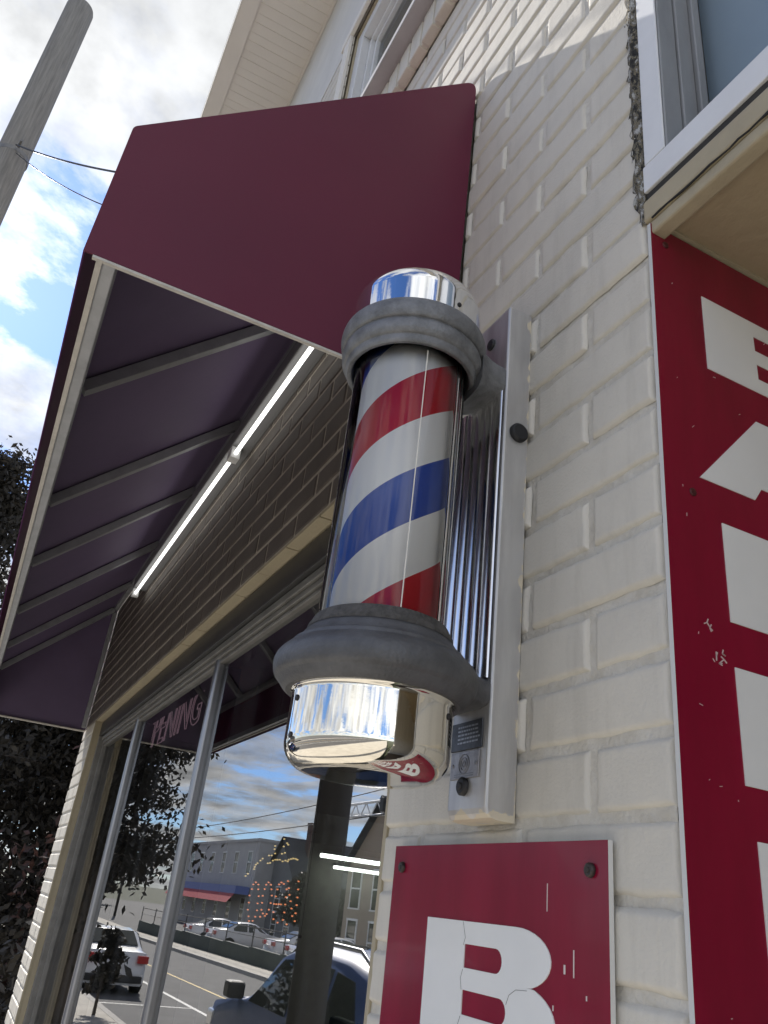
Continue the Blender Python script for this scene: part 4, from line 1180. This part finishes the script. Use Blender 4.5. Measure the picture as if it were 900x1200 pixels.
# signal mast arm
ms = thing('signal_mast', 'white steel lattice signal mast across the street', 'signal mast', (-22, -13, zs(-22)))
q = MB(); q.tube([(-22, -13, zs(-22)), (-22, -13, 4.0)], .11, 12); q.build('post', ALU, ms)
q = MB(); q.tube([(-22, -13, 3.7), (-30.5, -13, 3.7)], .05, 8); q.tube([(-22, -13, 3.15), (-30.5, -13, 3.25)], .05, 8)
for i in range(9): q.tube([(-22 - i * .95, -13, 3.7), (-22.45 - i * .95, -13, 3.2)], .025, 6); q.tube([(-22.45 - i * .95, -13, 3.2), (-22.95 - i * .95, -13, 3.7)], .025, 6)
q.build('lattice_arm', WHITE, ms)
q = MB(); q.box(-27.2, -26.9, -13.1, -12.85, 3.3, 3.8); q.build('signal_head', BLACKP, ms, bevel=.03)

# ------------------------------------------------------------------ cars
def car(name, label, loc, paint, kind, group):
    """a car heading -x; loc is the middle of its footprint"""
    t = thing(name, label, 'car', loc, group)
    suv = kind == 'suv'
    Lh = 2.3 if suv else 2.28; HW = .92 if suv else .88
    if suv:
        top = [(-2.3, .62), (-2.27, .82), (-2.1, .95), (-1.25, 1.06), (-.95, 1.12), (-.25, 1.60), (.1, 1.68), (1.3, 1.66), (1.85, 1.58), (2.18, 1.12), (2.3, 1.0), (2.32, .6)]
        belt, rz = 1.08, 1.6
    else:
        top = [(-2.28, .55), (-2.25, .70), (-2.05, .80), (-1.15, .92), (-.85, .96), (-.15, 1.38), (.25, 1.44), (.9, 1.40), (1.55, 1.05), (1.75, 1.03), (2.2, .98), (2.27, .75), (2.28, .5)]
        belt, rz = .96, 1.38
    def ztop(x):
        for (a, b_), (c, d) in zip(top, top[1:]):
            if a <= x <= c: return b_ + (d - b_) * (x - a) / (c - a)
        return top[-1][1]
    q = MB(); N = 56; K = 13; v = []
    for i in range(N + 1):
        x = top[0][0] + (top[-1][0] - top[0][0]) * i / N
        zt = ztop(x); e = min(1.0, (1 - abs(x / 2.33) ** 9)); pl = HW * (.86 + .14 * max(0, 1 - (abs(x) / 2.35) ** 4))
        for k in range(K):
            f = k / (K - 1)
            if f < .5:
                u = f / .5; z = .24 + (min(zt, belt) - .24) * u; y = pl * (.93 + .07 * math.sin(math.pi * min(1, u * 1.1)))
            else:
                u = (f - .5) / .5; zb_ = min(zt, belt)
                if zt > belt + .02:
                    z = zb_ + (zt - zb_) * min(1, u * 1.25) ** .9; y = pl * (.955 - .20 * min(1, u * 1.25)) * (1 - max(0, (u - .8) / .2))
                else:
                    z = zt + .02 * math.sin(u * math.pi / 2); y = pl * .955 * (1 - u)
            v.append((x, -y, z))
    sidev = v; W_ = K
    full = []
    for i in range(N + 1):
        row = sidev[i * K:(i + 1) * K]; full += row + [(a, -b_, c) for a, b_, c in row[-2::-1]]
    W_ = 2 * K - 1
    q.add(full, [(i * W_ + k, i * W_ + k + 1, (i + 1) * W_ + k + 1, (i + 1) * W_ + k) for i in range(N) for k in range(W_ - 1)], 0, True)
    q.add(full[:W_], [tuple(range(W_))]); q.add(full[-W_:], [tuple(range(W_))])
    def put(mb, nm, m, bevel=0, seg=2):
        o = mb.build(nm, m, None, bevel=bevel, seg=seg); o.parent = t; return o
    put(q, 'body', paint)
    # side windows follow the body a little proud
    wl = ([(-.72, 1.10), (-.12, 1.52), (.38, 1.56), (.38, 1.10)], [(.46, 1.10), (.46, 1.565), (1.12, 1.55), (1.12, 1.10)], [(1.2, 1.12), (1.2, 1.54), (1.55, 1.5), (1.78, 1.22), (1.7, 1.12)]) if suv else ([(-.68, .99), (-.06, 1.33), (.38, 1.38), (.38, .99)], [(.46, .99), (.46, 1.38), (.9, 1.35), (1.25, 1.10), (1.2, .99)])
    def yat(x, z):
        pl = HW * (.86 + .14 * max(0, 1 - (abs(x) / 2.35) ** 4)); zt = ztop(x); u = min(1, max(0, (z - belt) / max(.05, (zt - belt)))) ** 1.1
        return pl * (.955 - .20 * u)
    for s in (-1, 1):
        for poly in wl:
            g = MB(); n = len(poly); a = [(x, s * (yat(x, z) + .012), z) for x, z in poly] + [(x, s * (yat(x, z) - .03), z) for x, z in poly]
            g.add(a, [tuple(range(n)), tuple(range(2 * n - 1, n - 1, -1))] + [(i, (i + 1) % n, n + (i + 1) % n, n + i) for i in range(n)])
            put(g, 'side_window', CARGLASS)
        g = MB(); g.box(-.98, -.78, s * HW * 1.0 - .02, s * HW * 1.0 + .18 * s, belt + .02, belt + .17); put(g, 'wing_mirror', BLACKP, .03)
        g = MB(); g.box(2.19 if not suv else 2.2, 2.335, s * .52, s * .80, belt - .22, belt - .04); put(g, 'tail_light', TAIL, .02)
        g = MB(); g.box(-2.31, -2.05, s * .50, s * .82, .68 if suv else .6, .86 if suv else .76); put(g, 'headlight', HEADL, .03)
        if suv:
            g = MB(); g.tube([(-.1, s * .66, 1.66), (.05, s * .66, 1.735), (1.5, s * .66, 1.72), (1.7, s * .66, 1.64)], .02, 8); put(g, 'roof_rail', RIM)
        for x in (-1.42, 1.40):
            r = .36 if suv else .33
            def ring(prof, y0):
                P = []
                for rr2, yy in prof:
                    for k in range(28):
                        a = 2 * math.pi * k / 28; P.append((x + rr2 * math.cos(a), y0 + yy * s, r + rr2 * math.sin(a)))
                return P, [(i * 28 + k, i * 28 + (k + 1) % 28, (i + 1) * 28 + (k + 1) % 28, (i + 1) * 28 + k) for i in range(len(prof) - 1) for k in range(28)]
            w = MB(); P, F = ring([(r * .62, -.02), (r * .66, .02), (r * .95, .02), (r, -.02), (r, -.2), (r * .6, -.2)], s * (HW + .0)); w.add(P, F, 0, True)
            wo = put(w, 'wheel', TYRE)
            w = MB(); P, F = ring([(.001, .0), (r * .2, .005), (r * .62, -.01), (r * .66, .012)], s * (HW + .0)); w.add(P, F, 0, True)
            rm_ = w.build('rim', RIM, None); rm_.parent = wo
    # windscreen and rear window
    for pts in (((-.90, 1.13, .74), (-.22, 1.605, .60)) if suv else ((-.80, .985, .70), (-.12, 1.385, .56)), ((2.165, 1.16, .62), (1.87, 1.55, .55)) if suv else ((1.50, 1.09, .62), (.95, 1.385, .54))):
        (xa_, za_, wa), (xb_, zb2, wb2) = pts; g = MB(); nrm = Vector((-(zb2 - za_), 0, xb_ - xa_)).normalized()
        if nrm.z < 0: nrm = -nrm
        o = nrm * .018; i_ = nrm * -.02
        a = [Vector((xa_, -wa, za_)) + o, Vector((xa_, wa, za_)) + o, Vector((xb_, wb2, zb2)) + o, Vector((xb_, -wb2, zb2)) + o]; a += [p - o + i_ for p in a]
        g.add(a, [(0, 1, 2, 3), (7, 6, 5, 4), (0, 4, 5, 1), (1, 5, 6, 2), (2, 6, 7, 3), (3, 7, 4, 0)]); put(g, 'windscreen' if xa_ < 0 else 'rear_window', CARGLASS)
    g = MB(); g.box(2.27, 2.34, -.3, .3, .62, .76); put(g, 'number_plate', WHITE)
    g = MB(); g.box(2.2, 2.36, -.72, .72, .30, .46); g.box(-2.33, -2.2, -.7, .7, .28, .5); put(g, 'bumper_trim', BLACKP, .03)
    return t


bc = car('parked_car', 'dark blue sport utility car with roof rails parked at the near kerb', (-9.1, -3.9, zr(-9.1) + .0), CARBLUE, 'suv', 'cars on the street')
bc.scale = (1.1, 1.06, 1.17)
wc = car('parked_car', 'white sedan parked ahead of the blue car at the near kerb', (-25.4, -3.95, zr(-25.4)), CARWHITE, 'sedan', 'cars on the street')


for i, (x, y, rz) in enumerate(((-52, -15.5, 90), (-47.5, -15.6, 88), (-39, -16, 92), (-34.5, -15.4, 90), (-30, -16, 90))):
    c = copy_tree(wc); c.scale = (1, 1, 1); c.location = (x, y, zs(x)); c.rotation_euler.z = R_(rz)
    c['label'] = ('white car in the far lot, nearest the shop with the red canopy', 'white car in the far lot, second from the red canopied shop', 'white car in the far lot, in the middle of the row', 'white car in the far lot, second from the tan house', 'white car in the far lot, nearest the tan house')[i]
# parking sign post near the kerb
